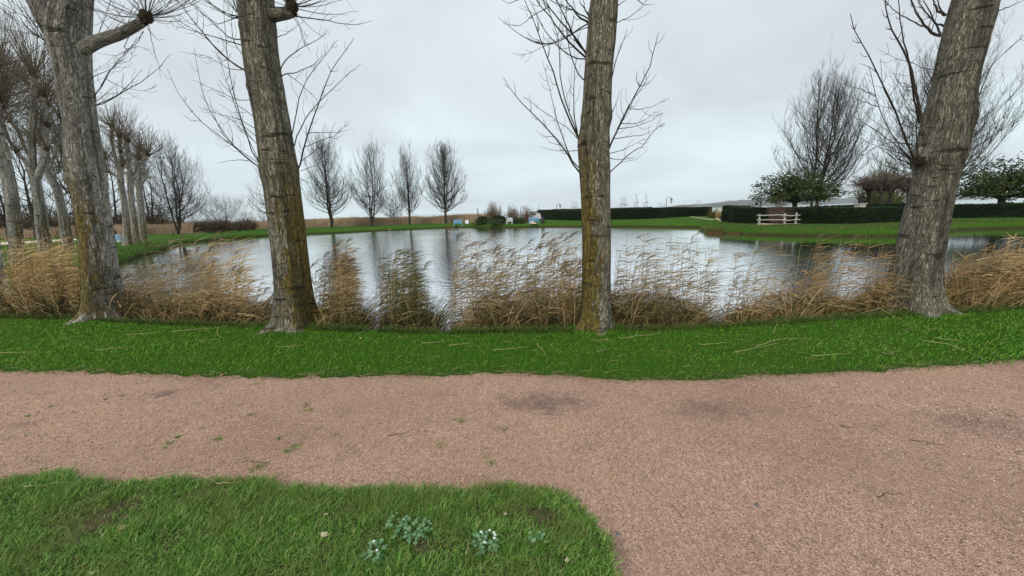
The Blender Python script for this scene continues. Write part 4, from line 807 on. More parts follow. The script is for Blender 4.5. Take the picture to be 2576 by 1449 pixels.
# umbrella pollards on the right
def umbrella(px, yb, yk, yt, wpx, Y0, label, seed, mm='mauvetwig'):
    rs = RS(seed); b = at(px, yb, Y0); base = np.array([b[0], Y0, 0.]); zk = at(px, yk, Y0)[2]; zt = at(px, yt, Y0)[2]; Wd = wpx*Y0/FP*.5
    root = thing('umbrella_tree', base, label, 'tree', 'low umbrella-shaped trees behind the right hedge'); gt, gw = Geo(), Geo()
    gt.tube(np.array([base+[0, 0, -.1], base+[.05, 0, zk*.5], base+[0, 0, zk]]), [.24, .17, .17], 10)
    for k in range(9):
        a = k*2.4+rs.uniform(-.3, .3); o = np.array([math.cos(a), math.sin(a), 0]); L = Wd*rs.uniform(.6, 1.05); t = np.linspace(0, 1, 7)[:, None]
        P = base+[0, 0, zk-.1]+o*L*t+np.array([0, 0, (zt-zk)*.55])*t**.7; P[1:] += rs.normal(0, .06, (6, 3)); gt.tube(P, np.linspace(.11, .04, 7), 7)
        for _ in range(40):
            c = rs.randint(3, 7); q = P[c]; d = nrm(rs.normal(size=3)*[1, 1, .6]+[0, 0, .35])*rs.uniform(.5, 1.15)*(zt-zk)*.42; t5 = np.linspace(0, 1, 5)[:, None]
            Q = q+d*t5+rs.normal(0, .06, (5, 3))*t5-np.array([0, 0, .12])*t5**2; gw.tube(Q, np.linspace(.024, .009, 5), 3)
            for __ in range(3):
                c2 = rs.randint(1, 5); e_ = nrm(d+rs.normal(size=3)*.8)*rs.uniform(.15, .45); gw.tube([Q[c2], Q[c2]+e_*.6, Q[c2]+e_], [.012, .010, .006], 3)
    gt.build('trunk', MT['fartrunk'], root, smooth=True); gw.build('crown', MT[mm], root)
umbrella(2182, 517, 487, 424, 70, 44, 'small umbrella tree directly right of the black statue', 91)
umbrella(2213, 518, 485, 418, 84, 42, 'umbrella tree with the thickest trunk in the clipped row', 92)
umbrella(2236, 518, 486, 424, 74, 45, 'umbrella tree with forked top third along the clipped row', 93)
umbrella(2281, 516, 486, 430, 76, 46, 'umbrella tree touching the right-leaning trunk', 94)
bush('willow_bush', 2215, 512, 418, 118, 54, 'greenish twiggy crown rising behind the umbrella trees', 95, MT['greentwig'], 'tree', 220)
# evergreens
def evergreen(px, yb, yk, yt, wpx, Y0, label, seed, nl=9000, twig=True, sparse=0.0):
    rs = RS(seed); b = at(px, yb, Y0); base = np.array([b[0], Y0, 0.]); zk = at(px, yk, Y0)[2]; zt = at(px, yt, Y0)[2]; Wd = wpx*Y0/FP*.5
    root = thing('evergreen_tree', base, label, 'tree', 'evergreen trees behind the hedges'); gt, gl = Geo(), Geo()
    gt.tube(np.array([base+[0, 0, -.1], base+[.1, 0, zk*.6], base+[0, 0, zk]]), [.34, .26, .24], 12); cl = []
    for k in range(26):
        a = k*2.4; o = np.array([math.cos(a), math.sin(a), 0]); f = (k+.5)/26; el = f*1.35; L = rs.uniform(.65, 1)
        end = base+[0, 0, zk+.25]+o*Wd*math.cos(el)*L+np.array([0, 0, (zt-zk)*math.sin(el)*L*.95+.05]); t = np.linspace(0, 1, 7)[:, None]; st = base+[0, 0, zk*.9]
        P = st+(end-st)*np.concatenate([t, t, t**.8], 1); P[1:] += rs.normal(0, .08, (6, 3)); gt.tube(P, np.linspace(.10, .025, 7), 5)
        for _ in range(7):
            c = rs.randint(3, 7); q = P[c]+rs.normal(size=3)*[.55, .55, .3]*Wd*.22; gt.tube([P[c], (P[c]+q)/2+[0, 0, .05], q], [.03, .02, .01], 3); cl.append(q)
    for _ in range(150):
        d = nrm(rs.normal(size=3)); d[2] = abs(d[2]); q = base+[0, 0, zk+.2]+d*[Wd, Wd, (zt-zk)]*rs.uniform(.35, .98)*(1+.25*float(vnoise(d*2.5+seed))); cl.append(q)
    cl = np.array(cl); per = nl//len(cl)
    C = np.repeat(cl, per, 0)+rs.normal(size=(len(cl)*per, 3))*[.32, .32, .16]; C = C[rs.rand(len(C)) > sparse*sst(zt*.45, zt, C[:, 2])]
    gl.leaves(C, rs.uniform(.14, .30, len(C)), rs, flat=.6)
    gt.build('trunk', MT['fartrunk'], root, smooth=True); gl.build('crown', MT['evergreen'], root)
evergreen(1998, 517, 506, 432, 200, 46, 'broad dark evergreen tree below the tall bare poplar', 101, 11000)
evergreen(2517, 512, 496, 396, 215, 36, 'spreading evergreen with yellowish leaves at the right edge', 102, 9000, sparse=.75)
# ================================================================== HEDGES
def hedge(pts, Hs, depth, label, seed, dens=60, name='clipped_hedge', lsz=.09):
    """pts: world xy of the front face foot"""
    rs = RS(seed); P = np.array(pts); s = np.concatenate([[0], np.cumsum(np.hypot(*np.diff(P, axis=0).T))]); n = max(int(s[-1]/.35), 12); t = np.linspace(0, s[-1], n)
    Q = np.stack([np.interp(t, s, P[:, 0]), np.interp(t, s, P[:, 1])], -1); H = np.interp(t, s, Hs); T = nrm(np.gradient(Q, axis=0)); Nn = np.stack([-T[:, 1], T[:, 0]], -1)
    Nn *= np.sign(Nn[:, 1:2]+1e-9)     # away from the camera
    prof = [(0, 0), (.02, .25), (0, .5), (-.02, .75), (.0, .95), (.08, 1.0), (.5, 1.02), (.92, 1.0), (1, .95), (1, .5), (1, 0)]
    V = np.zeros((n, len(prof), 3))
    for k, (a, b) in enumerate(prof): V[:, k, :2] = Q+Nn*a*depth; V[:, k, 2] = H*b
    V += .05*fbm(V*1.7+seed, 3)[..., None]*.9
    m = len(prof); g = Geo(); i = np.arange(n-1)[:, None]*m; j = np.arange(m-1)[None]
    q = np.stack([i+j, i+m+j, i+m+j+1, i+j+1], -1).reshape(-1, 4)
    g.add(V, q, mi=1)
    for e_ in (0, n-1): g.add(np.concatenate([V[e_], [V[e_].mean(0)]]), T=[[a, a+1, m] for a in range(m-1)], mi=1)
    nl = int(s[-1]*dens*8); a = rs.randint(0, n-1, nl); b = rs.randint(0, m-1, nl); u, v = rs.rand(nl, 1), rs.rand(nl, 1)
    C = (V[a, b]*(1-u)+V[a+1, b]*u)*(1-v)+(V[a, b+1]*(1-u)+V[a+1, b+1]*u)*v+rs.normal(0, .03, (nl, 3)); g.leaves(C, rs.uniform(.6, 1.4, nl)*lsz, rs)
    for e_ in (0, n-1):
        C = np.c_[(Q[e_]+Nn[e_]*rs.rand(600, 1)*depth), rs.rand(600)*H[e_]]+rs.normal(0, .04, (600, 3)); g.leaves(C, rs.uniform(.6, 1.4, 600)*lsz, rs)
    return tag(g.build(name, [MT['hedgeleaf'], MT['hedgecore']], origin=(P[0, 0], P[0, 1], 0)), label, 'hedge', 'clipped hedges around the garden')
def hpts(L): # (x, y_foot, y_top)
    P = []; H = []
    for x, yf, yt in L:
        p = gp(x, yf); P.append(p[:2]); H.append(at(x, yt, p[1])[2])
    return P, H
P, H = hpts([(1352, 551, 528), (1400, 553, 528), (1460, 554.5, 528), (1530, 552, 525.5), (1600, 551, 524), (1660, 549, 522.5), (1700, 546, 521), (1742, 543.5, 521), (1781, 543, 520.5)])
hedge(P, H, 1.5, 'long dark clipped hedge behind the middle trunk across the pond', 111, 40, lsz=.14)
P, H = hpts([(1862, 558, 518), (1880, 560, 519.5), (1930, 562, 522.5), (2000, 562.5, 522.5), (2100, 563, 522), (2200, 561, 522), (2290, 559, 521)])
e0 = at(1833, 540, 42); P = [np.array([at(1832, 540, 41)[0], 41.])]+P; H = [at(1832, 517, 41)[2]]+H
hedge(P, H, 1.3, 'tall curved clipped hedge behind the white rail fence', 112, 70, lsz=.09)
P, H = hpts([(2330, 549, 516), (2400, 548, 514.5), (2500, 547, 513), (2600, 546, 511.5), (2800, 546, 508)])
hedge(P, H, 1.3, 'straight dark hedge at the right edge behind the right-leaning trunk', 113, 70, lsz=.09)
Pb = [at(1395, 530, 84)[:2], at(1500, 530, 88)[:2], at(1640, 530, 88)[:2]]; hedge(Pb, [2.3, 2.15, 2.15], 1.4, 'low rear hedge showing above the long dark hedge', 114, 30, lsz=.16)
Pb = [at(1850, 520, 46)[:2], at(1960, 520, 44)[:2], at(2100, 520, 41)[:2], at(2320, 520, 40)[:2]]; hedge(Pb, [1.45, 1.35, 1.4, 1.5], 1.0, 'second hedge line just behind the tall curved hedge', 115, 50, lsz=.1)
# ================================================================== REEDS
TOPS = [(-300, 740), (0, 735), (60, 655), (130, 645), (200, 660), (320, 735), (400, 738), (560, 735), (650, 765), (700, 745), (800, 775), (850, 735), (900, 725), (898, 740), (902, 835), (950, 835), (958, 790), (1000, 750), (1080, 735), (1076, 722), (1080, 835), (1133, 835), (1142, 800), (1200, 750), (1300, 728), (1460, 715), (1560, 728), (1650, 738), (1740, 758), (1775, 800), (1795, 830), (1815, 790), (1900, 742), (2000, 735), (2080, 745), (2130, 755), (2200, 705), (2240, 695), (2380, 690), (2450, 668), (2576, 645), (2900, 600)]
tx, ty = zip(*TOPS)
def colw(x):   # gold, brown, olive, dark
    if x < 20: return (.1, .3, .3, .3)
    if x < 210: return (.62, .2, .1, .08)
    if x < 420: return (.12, .5, .2, .18)
    if x < 700: return (.2, .5, .12, .18)
    if x < 945: return (.12, .28, .45, .15)
    if x < 1135: return (.05, .22, .38, .35)
    if x < 1420: return (.2, .5, .18, .12)
    if x < 1540: return (.12, .55, .2, .13)
    if x < 1790: return (.06, .3, .27, .37)
    if x < 2240: return (.14, .5, .2, .16)
    return (.34, .42, .16, .08)
rs = RS(120); n = 40000; x = rs.uniform(-250, 2850, n); B = np.array([bank(v) for v in x])
off = rs.uniform(0.12, 1.35, n); dirn = nrm(np.c_[B[:, :2]]); B[:, :2] += dirn*off[:, None]
y_t = np.interp(x, tx, ty); Ht = np.array([at(a, b, c)[2] for a, b, c in zip(x, y_t, B[:, 1])]); B[:, 2] = -.5
yb_ = np.interp(x, bx, by); keep = (yb_-y_t) > 6; keep &= rs.rand(n) < np.clip((yb_-y_t)/45, 0, 1)
Hh = (Ht+.5)*(1-.6*rs.rand(n)**1.1)*1.06
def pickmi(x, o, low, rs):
    v = fbm(np.stack([x*.028, o*1.6, x*0+3], -1), 3)*.42; u = np.clip(rs.rand(len(x))+v-.68*low, 0, .999)  # low pieces pushed towards dark: occlusion shade and decay put into the colour
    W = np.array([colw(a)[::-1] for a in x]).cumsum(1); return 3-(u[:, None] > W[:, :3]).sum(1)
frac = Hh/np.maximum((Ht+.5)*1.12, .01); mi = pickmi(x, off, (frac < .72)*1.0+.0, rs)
Hh = Hh*(1+.28*fbm(np.stack([x*.045, off*2, x*0], -1), 2))
a = rs.uniform(0, 6.28, n); l = rs.uniform(.02, .5, n)
D = np.c_[np.cos(a)*l+.15, np.abs(np.sin(a))*l*.8-.05, np.ones(n)]; bend = np.c_[np.cos(a)*.5+.4, np.abs(np.sin(a))*.4-.08, -rs.uniform(.2, .9, n)]*rs.uniform(.2, .75, n)[:, None]
L = Hh/np.maximum(1+bend[:, 2]*.55, .4)
g = Geo()
for k in range(4):
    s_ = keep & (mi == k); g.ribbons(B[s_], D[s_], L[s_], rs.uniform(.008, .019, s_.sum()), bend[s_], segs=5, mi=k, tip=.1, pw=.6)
# bent, fallen leaves at mid height
n = 16000; x = rs.uniform(-250, 2850, n); B = np.array([bank(v) for v in x]); dirn = nrm(B[:, :2]); B[:, :2] += dirn*rs.uniform(.08, 1.3, n)[:, None]
y_t = np.interp(x, tx, ty); Ht = np.array([at(a_, b_, c_)[2] for a_, b_, c_ in zip(x, y_t, B[:, 1])]); yb_ = np.interp(x, bx, by); keep = ((yb_-y_t) > 8) & (rs.rand(n) < np.clip((yb_-y_t)/55, 0, 1))
B[:, 2] = -.4+(Ht+.4)*rs.uniform(0, 1.0, n); a = rs.uniform(0, 6.28, n); D = np.c_[np.cos(a)+.5, np.sin(a)*.7, rs.uniform(-.4, .9, n)]
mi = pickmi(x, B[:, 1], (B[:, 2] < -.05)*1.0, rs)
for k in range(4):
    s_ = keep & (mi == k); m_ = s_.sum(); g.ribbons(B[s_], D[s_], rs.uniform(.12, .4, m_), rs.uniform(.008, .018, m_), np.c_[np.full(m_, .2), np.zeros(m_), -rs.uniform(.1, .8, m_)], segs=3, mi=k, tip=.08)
n = 34000; x = rs.uniform(-250, 2850, n); y_t = np.interp(x, tx, ty); yb_ = np.interp(x, bx, by); x = x[(yb_-y_t) > 20]; n = len(x)  # dark filler stems: shade and decay at the reed bases, put in as colour
B = np.array([bank(v) for v in x]); B[:, :2] += nrm(B[:, :2])*(rs.uniform(.05, 1.1, n)**1.4)[:, None]; B[:, 2] = -.5
Ht = np.array([at(a_, b_, c_)[2] for a_, b_, c_ in zip(x, np.interp(x, tx, ty), B[:, 1])]); a = rs.uniform(0, 6.28, n); H = (Ht+.5)*rs.uniform(.35, .85, n)*(1+.3*fbm(np.stack([x*.045, B[:, 1]*2, x*0+9], -1), 2))
g.ribbons(B, np.c_[np.cos(a)*.35, np.abs(np.sin(a))*.3, np.ones(n)], H, rs.uniform(.008, .018, n), np.c_[np.cos(a)*.3, np.abs(np.sin(a))*.2, -.2+0*a], segs=3, mi=3, tip=.2)
n = 26000; x = rs.uniform(-250, 2850, n); dz = np.interp(x, bx, by)-np.interp(x, tx, ty); x = x[dz > 14]; dz = dz[dz > 14]; n = len(x)  # short front stems, mostly dark: base shade painted in, along with decay
B = np.array([bank(v) for v in x]); B[:, :2] += nrm(B[:, :2])*rs.uniform(.03, .45, n)[:, None]; B[:, 2] = -.35
a = rs.uniform(0, 6.28, n); H = (.35+np.clip(dz/FP*B[:, 1]*.62, .05, .6)*(1+.5*fbm(np.stack([x*.03, x*0, x*0+2], -1), 2)))*rs.uniform(.55, 1, n)
m4 = np.where(rs.rand(n) < .55, 3, np.where(rs.rand(n) < .5, 2, 1))
for k in (1, 2, 3):
    s_ = m4 == k; g.ribbons(B[s_], np.c_[np.cos(a)*.5+.1, np.abs(np.sin(a))*.3, np.ones(n)][s_], H[s_], rs.uniform(.008, .018, s_.sum()), np.c_[np.cos(a)*.5, np.abs(np.sin(a))*.2, -.4+0*a][s_], segs=4, mi=k, tip=.12)
tag(g.build('dry_reed_thicket', [MT['gold'], MT['brown'], MT['olive'], MT['darkreed']]), 'matted brown and olive dead reeds along the near pond edge', 'reeds', kind='stuff')
def reeds(x0, x1, ytop, ydense, n, m, label, seed, plumes=.2, d0=.3, d1=1.5, leafn=11, mst=None, lean=.10, wind=1.0, LL=(.18, .40)):
    n = int(n*(.85 if x0 > 210 else .9)); plumes *= .75; leafn = max(7, leafn-2)
    rs = RS(seed); bc = bank((x0+x1)/2); root = thing('reed_clump', (bc[0], bc[1]+.6, -.45), label, 'reeds', 'tall reed clumps on the near bank'); gs, gl, gpm = Geo(), Geo(), Geo(); LB, LD, LL_, LW, LBd = [], [], [], [], []
    PB, PD, PL, PBd = [], [], [], []
    for k in range(n):
        x = rs.uniform(x0, x1); b = bank(x); dv = nrm(b[:2]); b[:2] += dv*rs.uniform(d0, d1); yt = ydense-(ydense-ytop)*rs.rand()**1.5
        if rs.rand() < .05: yt = ytop
        zt = at(x, yt, b[1])[2]; H = (zt+.45); ln = rs.normal(lean, .07)
        if H < .2: continue
        t = np.linspace(0, 1, 7)[:, None]; b[2] = -.5; b[0] -= ln*H*.6
        P = b+np.array([ln*H, rs.normal(0, .05)*H, 0])*t**1.3+np.array([0, 0, H+.05])*t; P[1:] += rs.normal(0, .004, (6, 3)); gs.tube(P, np.linspace(.0042, .002, 7), 3)
        ph = rs.uniform(-.6, .6)
        for q in range(leafn):
            f = rs.uniform(.38, 1.0); p = np.array([np.interp(f, t[:, 0], P[:, i]) for i in range(3)]); s_ = 1 if rs.rand() < .9 else -.6
            LB.append(p); LD.append([.85*s_*wind, ph+rs.normal(0, .25), rs.uniform(.05, .75)]); LL_.append(rs.uniform(*LL)*(1.15-.4*f)); LW.append(rs.uniform(.009, .015)); LBd.append([.25*wind, 0, -rs.uniform(.05, .45)])
        if rs.rand() < plumes:
            tp = P[-1]
            gpm = Geo(); PB, PD, PL, PBd = [], [], [], []
            for q in range(16):
                f = q/16; PB.append(tp+np.array([.05*f+.09*f*f, 0, .16*f-.05*f*f])); PD.append([.9, rs.normal(0, .25), .6-f*.6]); PL.append(rs.uniform(.05, .10)*(1-.4*f)); PBd.append([.2, 0, -.35])
            gpm.tube([tp, tp+[.05, 0, .09], tp+[.13, 0, .11]], [.004, .005, .001], 3)
            gpm.ribbons(np.array(PB), nrm(np.array(PD)), np.array(PL), .011, np.array(PBd), segs=3, tip=.15); gpm.build('plume', MT['plume'], root)
    gs.build('stalks', mst or MT['strawleaf'], root)
    LB = np.array(LB); LD = nrm(np.array(LD)); sd_ = nrm(np.cross(LD, [0, 1, 0])+rs.normal(0, .35, LD.shape)); gl.ribbons(LB, LD, np.array(LL_), np.array(LW), np.array(LBd), segs=4, side=sd_, tip=.06, pw=.7); gl.build('leaves', m, root)
reeds(62, 205, 596, 680, 260, MT['gold'], 'dense golden reed clump left of the thick pale-barked poplar', 201, .10, leafn=13, LL=(.2, .42), d0=.3, d1=1.7)
reeds(325, 420, 660, 730, 45, MT['strawleaf'], 'thin straw reeds just right of the thick pale-barked poplar', 202, .15)
reeds(405, 560, 585, 700, 95, MT['strawleaf'], 'wind-blown reeds with leaves streaming right, left of the left-leaning trunk', 203, .3, d0=.4, d1=2.0, LL=(.22, .45))
reeds(520, 625, 600, 700, 75, MT['gold'], 'golden feathery reeds nearest the left side of the left-leaning trunk', 204, .3, d0=.5, d1=1.8, LL=(.25, .5), lean=.3)
reeds(590, 690, 690, 760, 40, MT['strawleaf'], 'low sparse reeds against the left-leaning trunk', 205, .1, lean=.35)
reeds(795, 850, 650, 740, 32, MT['strawleaf'], 'sparse pale reeds right of the left-leaning trunk', 206, .3)
reeds(848, 893, 612, 690, 100, MT['brown'], 'upright brown and olive reed clump before the first water gap', 207, .3)
reeds(962, 1066, 620, 710, 110, MT['olive'], 'dark olive reed clump between the two water gaps', 208, .12)
reeds(1145, 1255, 600, 700, 75, MT['strawleaf'], 'reeds with dark nodding plumes right of the second water gap', 209, .4)
reeds(1250, 1350, 615, 705, 60, MT['strawleaf'], 'reeds with single tall plume in front of open water', 210, .25)
reeds(1345, 1462, 600, 700, 90, MT['strawleaf'], 'thick feathery reeds touching the left of the middle trunk', 211, .35)
reeds(1538, 1650, 580, 700, 50, MT['strawleaf'], 'thin grey reeds right of the middle trunk', 212, .05, lean=.1)
reeds(1640, 1790, 590, 710, 60, MT['strawleaf'], 'sparse tall thin reeds over dark grass before the third water gap', 213, .05, lean=.02)
reeds(1815, 1990, 620, 720, 48, MT['strawleaf'], 'sparse reeds in front of the white rail fence', 214, .08)
reeds(1990, 2235, 600, 720, 95, MT['brown'], 'brown and green reeds left of the right-leaning trunk', 215, .08)
reeds(2365, 2470, 625, 690, 100, MT['brown'], 'brown reeds just right of the right-leaning trunk', 216, .12)
reeds(2465, 2680, 592, 660, 170, MT['gold'], 'golden brown reed bank at the right edge of the view', 217, .12, d1=1.7)
# shore tussocks
def tussock(px, yf, wpx, hpx, z, label, seed, m='tuss', n=900, name='reed_tussock', spike=.35):
    rs = RS(seed); c = gp(px, yf, z); u = c[1]/FP; a = rs.uniform(0, 6.28, n); q = rs.rand(n)**.5*wpx*u*.5*.9; B = np.c_[c[0]+np.cos(a)*q, c[1]+np.sin(a)*q*.7, np.full(n, z-.05)]
    g = Geo(); g.ribbons(B, np.c_[np.cos(a)*spike*rs.rand(n)+rs.normal(0, .15, n), np.sin(a)*spike*rs.rand(n), np.ones(n)], rs.uniform(.35, 1.05, n)*rs.uniform(.3, 1, n)*(1.15-1.0*(q/(wpx*u*.45))**1.5)*hpx*u, rs.uniform(.6, 1.4, n)*max(.012, c[1]*.0008), np.c_[np.cos(a), np.sin(a), -.5*np.ones(n)]*.3, segs=4)
    return tag(g.build(name, MT[m], origin=(c[0], c[1], z)), label, 'reeds')
tussock(1133, 573, 26, 14, -.3, 'brown reed tuft at the water edge below the left blue bench', 221, n=500)
tussock(1147, 572, 16, 12, -.3, 'dark tuft beside the left blue bench', 222, 'darkreed', 400)
tussock(1795, 583, 52, 30, -.35, 'large brown green tussock on the point of the right bank', 223, 'longgrass', 1500)
tussock(1800, 586, 50, 20, -.42, 'rusty low tussock under the point of the right bank', 224, 'tuss', 1200)
tussock(1845, 588, 40, 15, -.42, 'smaller rusty tussock right of the point of the right bank', 225, 'tuss', 900)
tussock(1430, 568, 50, 9, -.3, 'flat rusty tussock at the far shore left of the middle trunk', 226, 'tuss', 500)
tussock(980, 577, 10, 7, -.3, 'small straw tuft on the far shore between two bare poplars', 227, 'strawleaf', 200)
rt = tussock(1793, 547, 22, 46, 0, 'tall greenish pampas grass clump between the two hedges', 228, 'olive', 900, 'pampas_clump', .12)
rt = tussock(1811, 547, 22, 44, 0, 'tall straw-coloured pampas clump next to the right hedge', 229, 'gold', 900, 'pampas_clump', .12)
# ================================================================== FURNITURE
def bench(px, yf, Y0, wpx, m, label, rz=0, arms=True):
    b = at(px, yf, Y0); b[2] = 0; Wb = wpx*Y0/FP; root = thing('park_bench', b, label, 'bench', 'benches on the far shore'); root.rotation_euler = (0, 0, rz); z0 = Vector(root.location)
    def part(nm, f): g = Geo(); f(g); o = g.build(nm, MT[m]); o.parent = root
    part('seat', lambda g: [g.box((0, -.22+.11*k, .45), (Wb, .09, .035)) for k in range(5)])
    def back(g):
        g.box((0, .27, .88), (Wb*.96, .04, .09)); g.box((0, .25, .55), (Wb*.96, .04, .06))
        for k in range(15): g.box((-Wb*.44+k*Wb*.88/14, .262, .72), (Wb*.035, .025, .29))
        g.tube(np.array([[x, .27, .92+.07*(1-(2*x/Wb)**2)] for x in np.linspace(-Wb*.48, Wb*.48, 9)]), .035, 6)
    part('backrest', back)
    for sx in (-1, 1):
        part('armrest', lambda g: (g.box((sx*Wb*.48, 0, .66), (.06, .56, .04)), g.box((sx*Wb*.48, -.24, .55), (.055, .05, .2))))
        part('leg', lambda g: g.box((sx*Wb*.48, -.24, .22), (.06, .06, .44))); part('leg', lambda g: g.box((sx*Wb*.48, .27, .46), (.06, .06, .92)))
bench(1152, 565, 56, 21, 'blue', 'blue bench beside the last bare poplar and the notice board', rad(8))
bench(1282, 562, 60, 14, 'whitepaint', 'white slatted bench in front of the twiggy bushes', rad(-12))
bench(1343, 563, 57, 23, 'blue', 'blue bench next to the black litter bin', rad(5))
def simple(name, px, yf, Y0, label, cat, parts, group=None, rz=0):
    b = at(px, yf, Y0); b[2] = 0; root = thing(name, b, label, cat, group); root.rotation_euler = (0, 0, rz)
    for nm, m, f in parts:
        g = Geo(); f(g); o = g.build(nm, MT[m]); o.parent = root
    return root
simple('notice_board', 1175, 567, 55, 'white notice board on two dark posts right of the left blue bench', 'sign', [('panel', 'whitepaint', lambda g: g.box((0, 0, .68), (.56, .03, .5))), ('post', 'black', lambda g: g.box((-.3, 0, .5), (.06, .06, 1.0))), ('post', 'black', lambda g: g.box((.3, 0, .5), (.06, .06, 1.0)))])
simple('litter_bin', 1366, 561, 57, 'black litter bin in front of the long dark hedge', 'bin', [('body', 'black', lambda g: g.tube([[0, 0, 0], [0, 0, .05], [0, 0, .8], [0, 0, .84]], [.22, .25, .27, .2], 16)), ('lid', 'black', lambda g: g.tube([[0, 0, .84], [0, 0, .9], [0, 0, .93], [0, 0, .94]], [.29, .3, .2, .01], 16))])
def lamp(px, yt, Y0, label, s=1.0):
    zt = at(px, yt, Y0)[2]; b = at(px, 530, Y0); b[2] = 0; root = thing('street_lamp', b, label, 'street lamp', 'curved lamps along the promenade')
    def P(nm, m, f): g = Geo(); f(g); o = g.build(nm, MT[m], smooth=False); o.parent = root
    r = .55*s
    P('pole', 'black', lambda g: (g.tube([[0, 0, -.2], [0, 0, .6], [0, 0, zt-r]], [.13, .08, .07], 8), g.tube([[0, 0, 0], [0, 0, .5]], [.18, .12], 8)))
    P('arm', 'black', lambda g: g.tube([[r*(1-math.cos(a)), 0, zt-r+r*math.sin(a)] for a in np.linspace(0, math.pi*.85, 10)], .05, 6))
    x = 1.9*r
    P('lantern', 'lampglass', lambda g: g.tube([[x, 0, zt-r*.95-.75*s], [x, 0, zt-r*.95-.1*s]], [.13*s, .26*s], 6))
    P('hood', 'black', lambda g: (g.tube([[x, 0, zt-r*.95-.1*s], [x, 0, zt-r*.9+.08*s], [x, 0, zt-r*.6]], [.32*s, .2*s, .02], 8), g.tube([[x, 0, zt-r*.95-.95*s], [x, 0, zt-r*.95-.7*s]], [.02, .16*s], 6), [g.tube([[x+.13*s*math.cos(a), .13*s*math.sin(a), zt-r*.95-.75*s], [x+.27*s*math.cos(a), .27*s*math.sin(a), zt-r*.95-.1*s]], .02, 4) for a in (0, 1.57, 3.14, 4.71)]))
lamp(1676, 495, 100, 'curved lamp with lantern rising right of the harbour cranes', 1.15)
lamp(1400, 511.5, 110, 'curved lamp with lantern just left of the middle trunk', 1.0)
lamp(1310, 517.5, 105, 'curved lamp half hidden in the twiggy bushes', .8)
simple('lamp_post', 1913, 521, 46, 'thin dark post under the evergreen tree', 'post', [('pole', 'black', lambda g: g.tube([[0, 0, 0], [0, 0, 2.9]], [.06, .045], 8)), ('cap', 'black', lambda g: g.blob((0, 0, 2.95), (.12, .12, .1), 1, .05))])
# rail fence
def railfence():
    Y0 = gp(1940, 565)[1]; b = at(1911, 565, Y0); b[2] = 0; root = thing('rail_fence', b, 'pale wooden post and rail fence in front of the curved hedge', 'fence'); rs = RS(3)
    def log(nm, p0, p1, r):
        g = Geo(); P = np.array([np.array(p0)+(np.array(p1)-p0)*t for t in np.linspace(0, 1, 9)]); P[1:-1] += rs.normal(0, .012, (7, 3)); rr_ = r*(1+rs.normal(0, .06, 9)); g.tube(P, rr_, 9)
        for e_ in (0, -1): g.tube([P[e_], P[e_]+(P[e_]-P[e_-1 if e_ else 1])*.02], [rr_[e_], .002], 9)
        g.build(nm, MT['palewood'], root, smooth=True)
    def pt(x, y, d=0): return at(x, y, Y0+d)
    for x, y in ((1911, 537.5), (1975, 536), (2004, 534)):
        p = pt(x, y); log('post', (p[0], Y0, -.1), p, .062); log('brace', (p[0]+.18, Y0+.1, -.05), (p[0]+.1, Y0+.1, p[2]-.12), .05)
    for y0_, y1_ in ((541.5, 540), (553, 552.3)): log('rail', pt(1904, y0_, -.12), pt(1978, y1_, -.12), .043)
    for y0_, y1_ in ((543, 540.5), (555, 552)): log('rail', pt(1969, y0_, -.14), pt(2013, y1_, -.14), .043)
railfence()
# statue on pedestal
def statue():
    Y0 = 38.0; b = at(2163, 520, Y0); b[2] = 0; zt = at(2163, 511, Y0)[2]; root = thing('statue', b, 'hunched black statue on a pale stone pedestal left of the umbrella trees', 'statue')
    g = Geo(); g.box((b[0], Y0, zt*.5-.05), (.62, .6, zt-.1)); g.box((b[0], Y0, zt-.03), (.78, .76, .08)); g.box((b[0], Y0, .1), (.8, .8, .2)); g.build('pedestal', MT['stone'], root)
    s = .74; o = np.array([b[0], Y0, zt+.01]); g = Geo(); q = lambda x, y, z: o+np.array([x, y, z])*s
    for (x, y, z, rx, rz_) in ((0, 0, .2, .27, .22), (-.04, 0, .45, .24, .24), (-.05, 0, .72, .24, .26), (.03, 0, .98, .22, .18)): g.blob(q(x, y, z), (rx*s, rx*s*1.1, rz_*s), 3, .12)
    g.tube([q(.06, 0, 1.0), q(.16, 0, 1.14), q(.22, 0, 1.25)], [.13*s, .09*s, .09*s], 10); g.blob(q(.26, 0, 1.32), (.16*s, .12*s, .15*s), 5, .08)
    for sy in (-1, 1):
        g.tube([q(.05, sy*.25, .98), q(.2, sy*.3, .72), q(.34, sy*.16, .78), q(.32, sy*.06, 1.08)], [.1*s, .08*s, .065*s, .05*s], 8)
        g.tube([q(0, sy*.12, .25), q(.36, sy*.16, .4), q(.34, sy*.16, .05), q(.46, sy*.16, .02)], [.15*s, .12*s, .08*s, .05*s], 8)
    g.build('figure', MT['bronze'], root, smooth=True)
statue()
# vehicle behind the bushes
simple('parked_van', 1340, 549, 84, 'white vehicle showing between twiggy bush and hedge end', 'van', [('body', 'whitepaint', lambda g: (g.box((0, 0, .75), (3.6, 1.7, .8)), g.box((.2, 0, 1.35), (2.8, 1.6, .5)))), ('window', 'glass', lambda g: g.box((.2, -.81, 1.35), (1.0, .03, .36))), ('wheel', 'black', lambda g: g.tube([[-1.2, -.87, .33], [-1.2, -.7, .33]], .33, 14)), ('wheel', 'black', lambda g: g.tube([[1.2, -.87, .33], [1.2, -.7, .33]], .33, 14))])
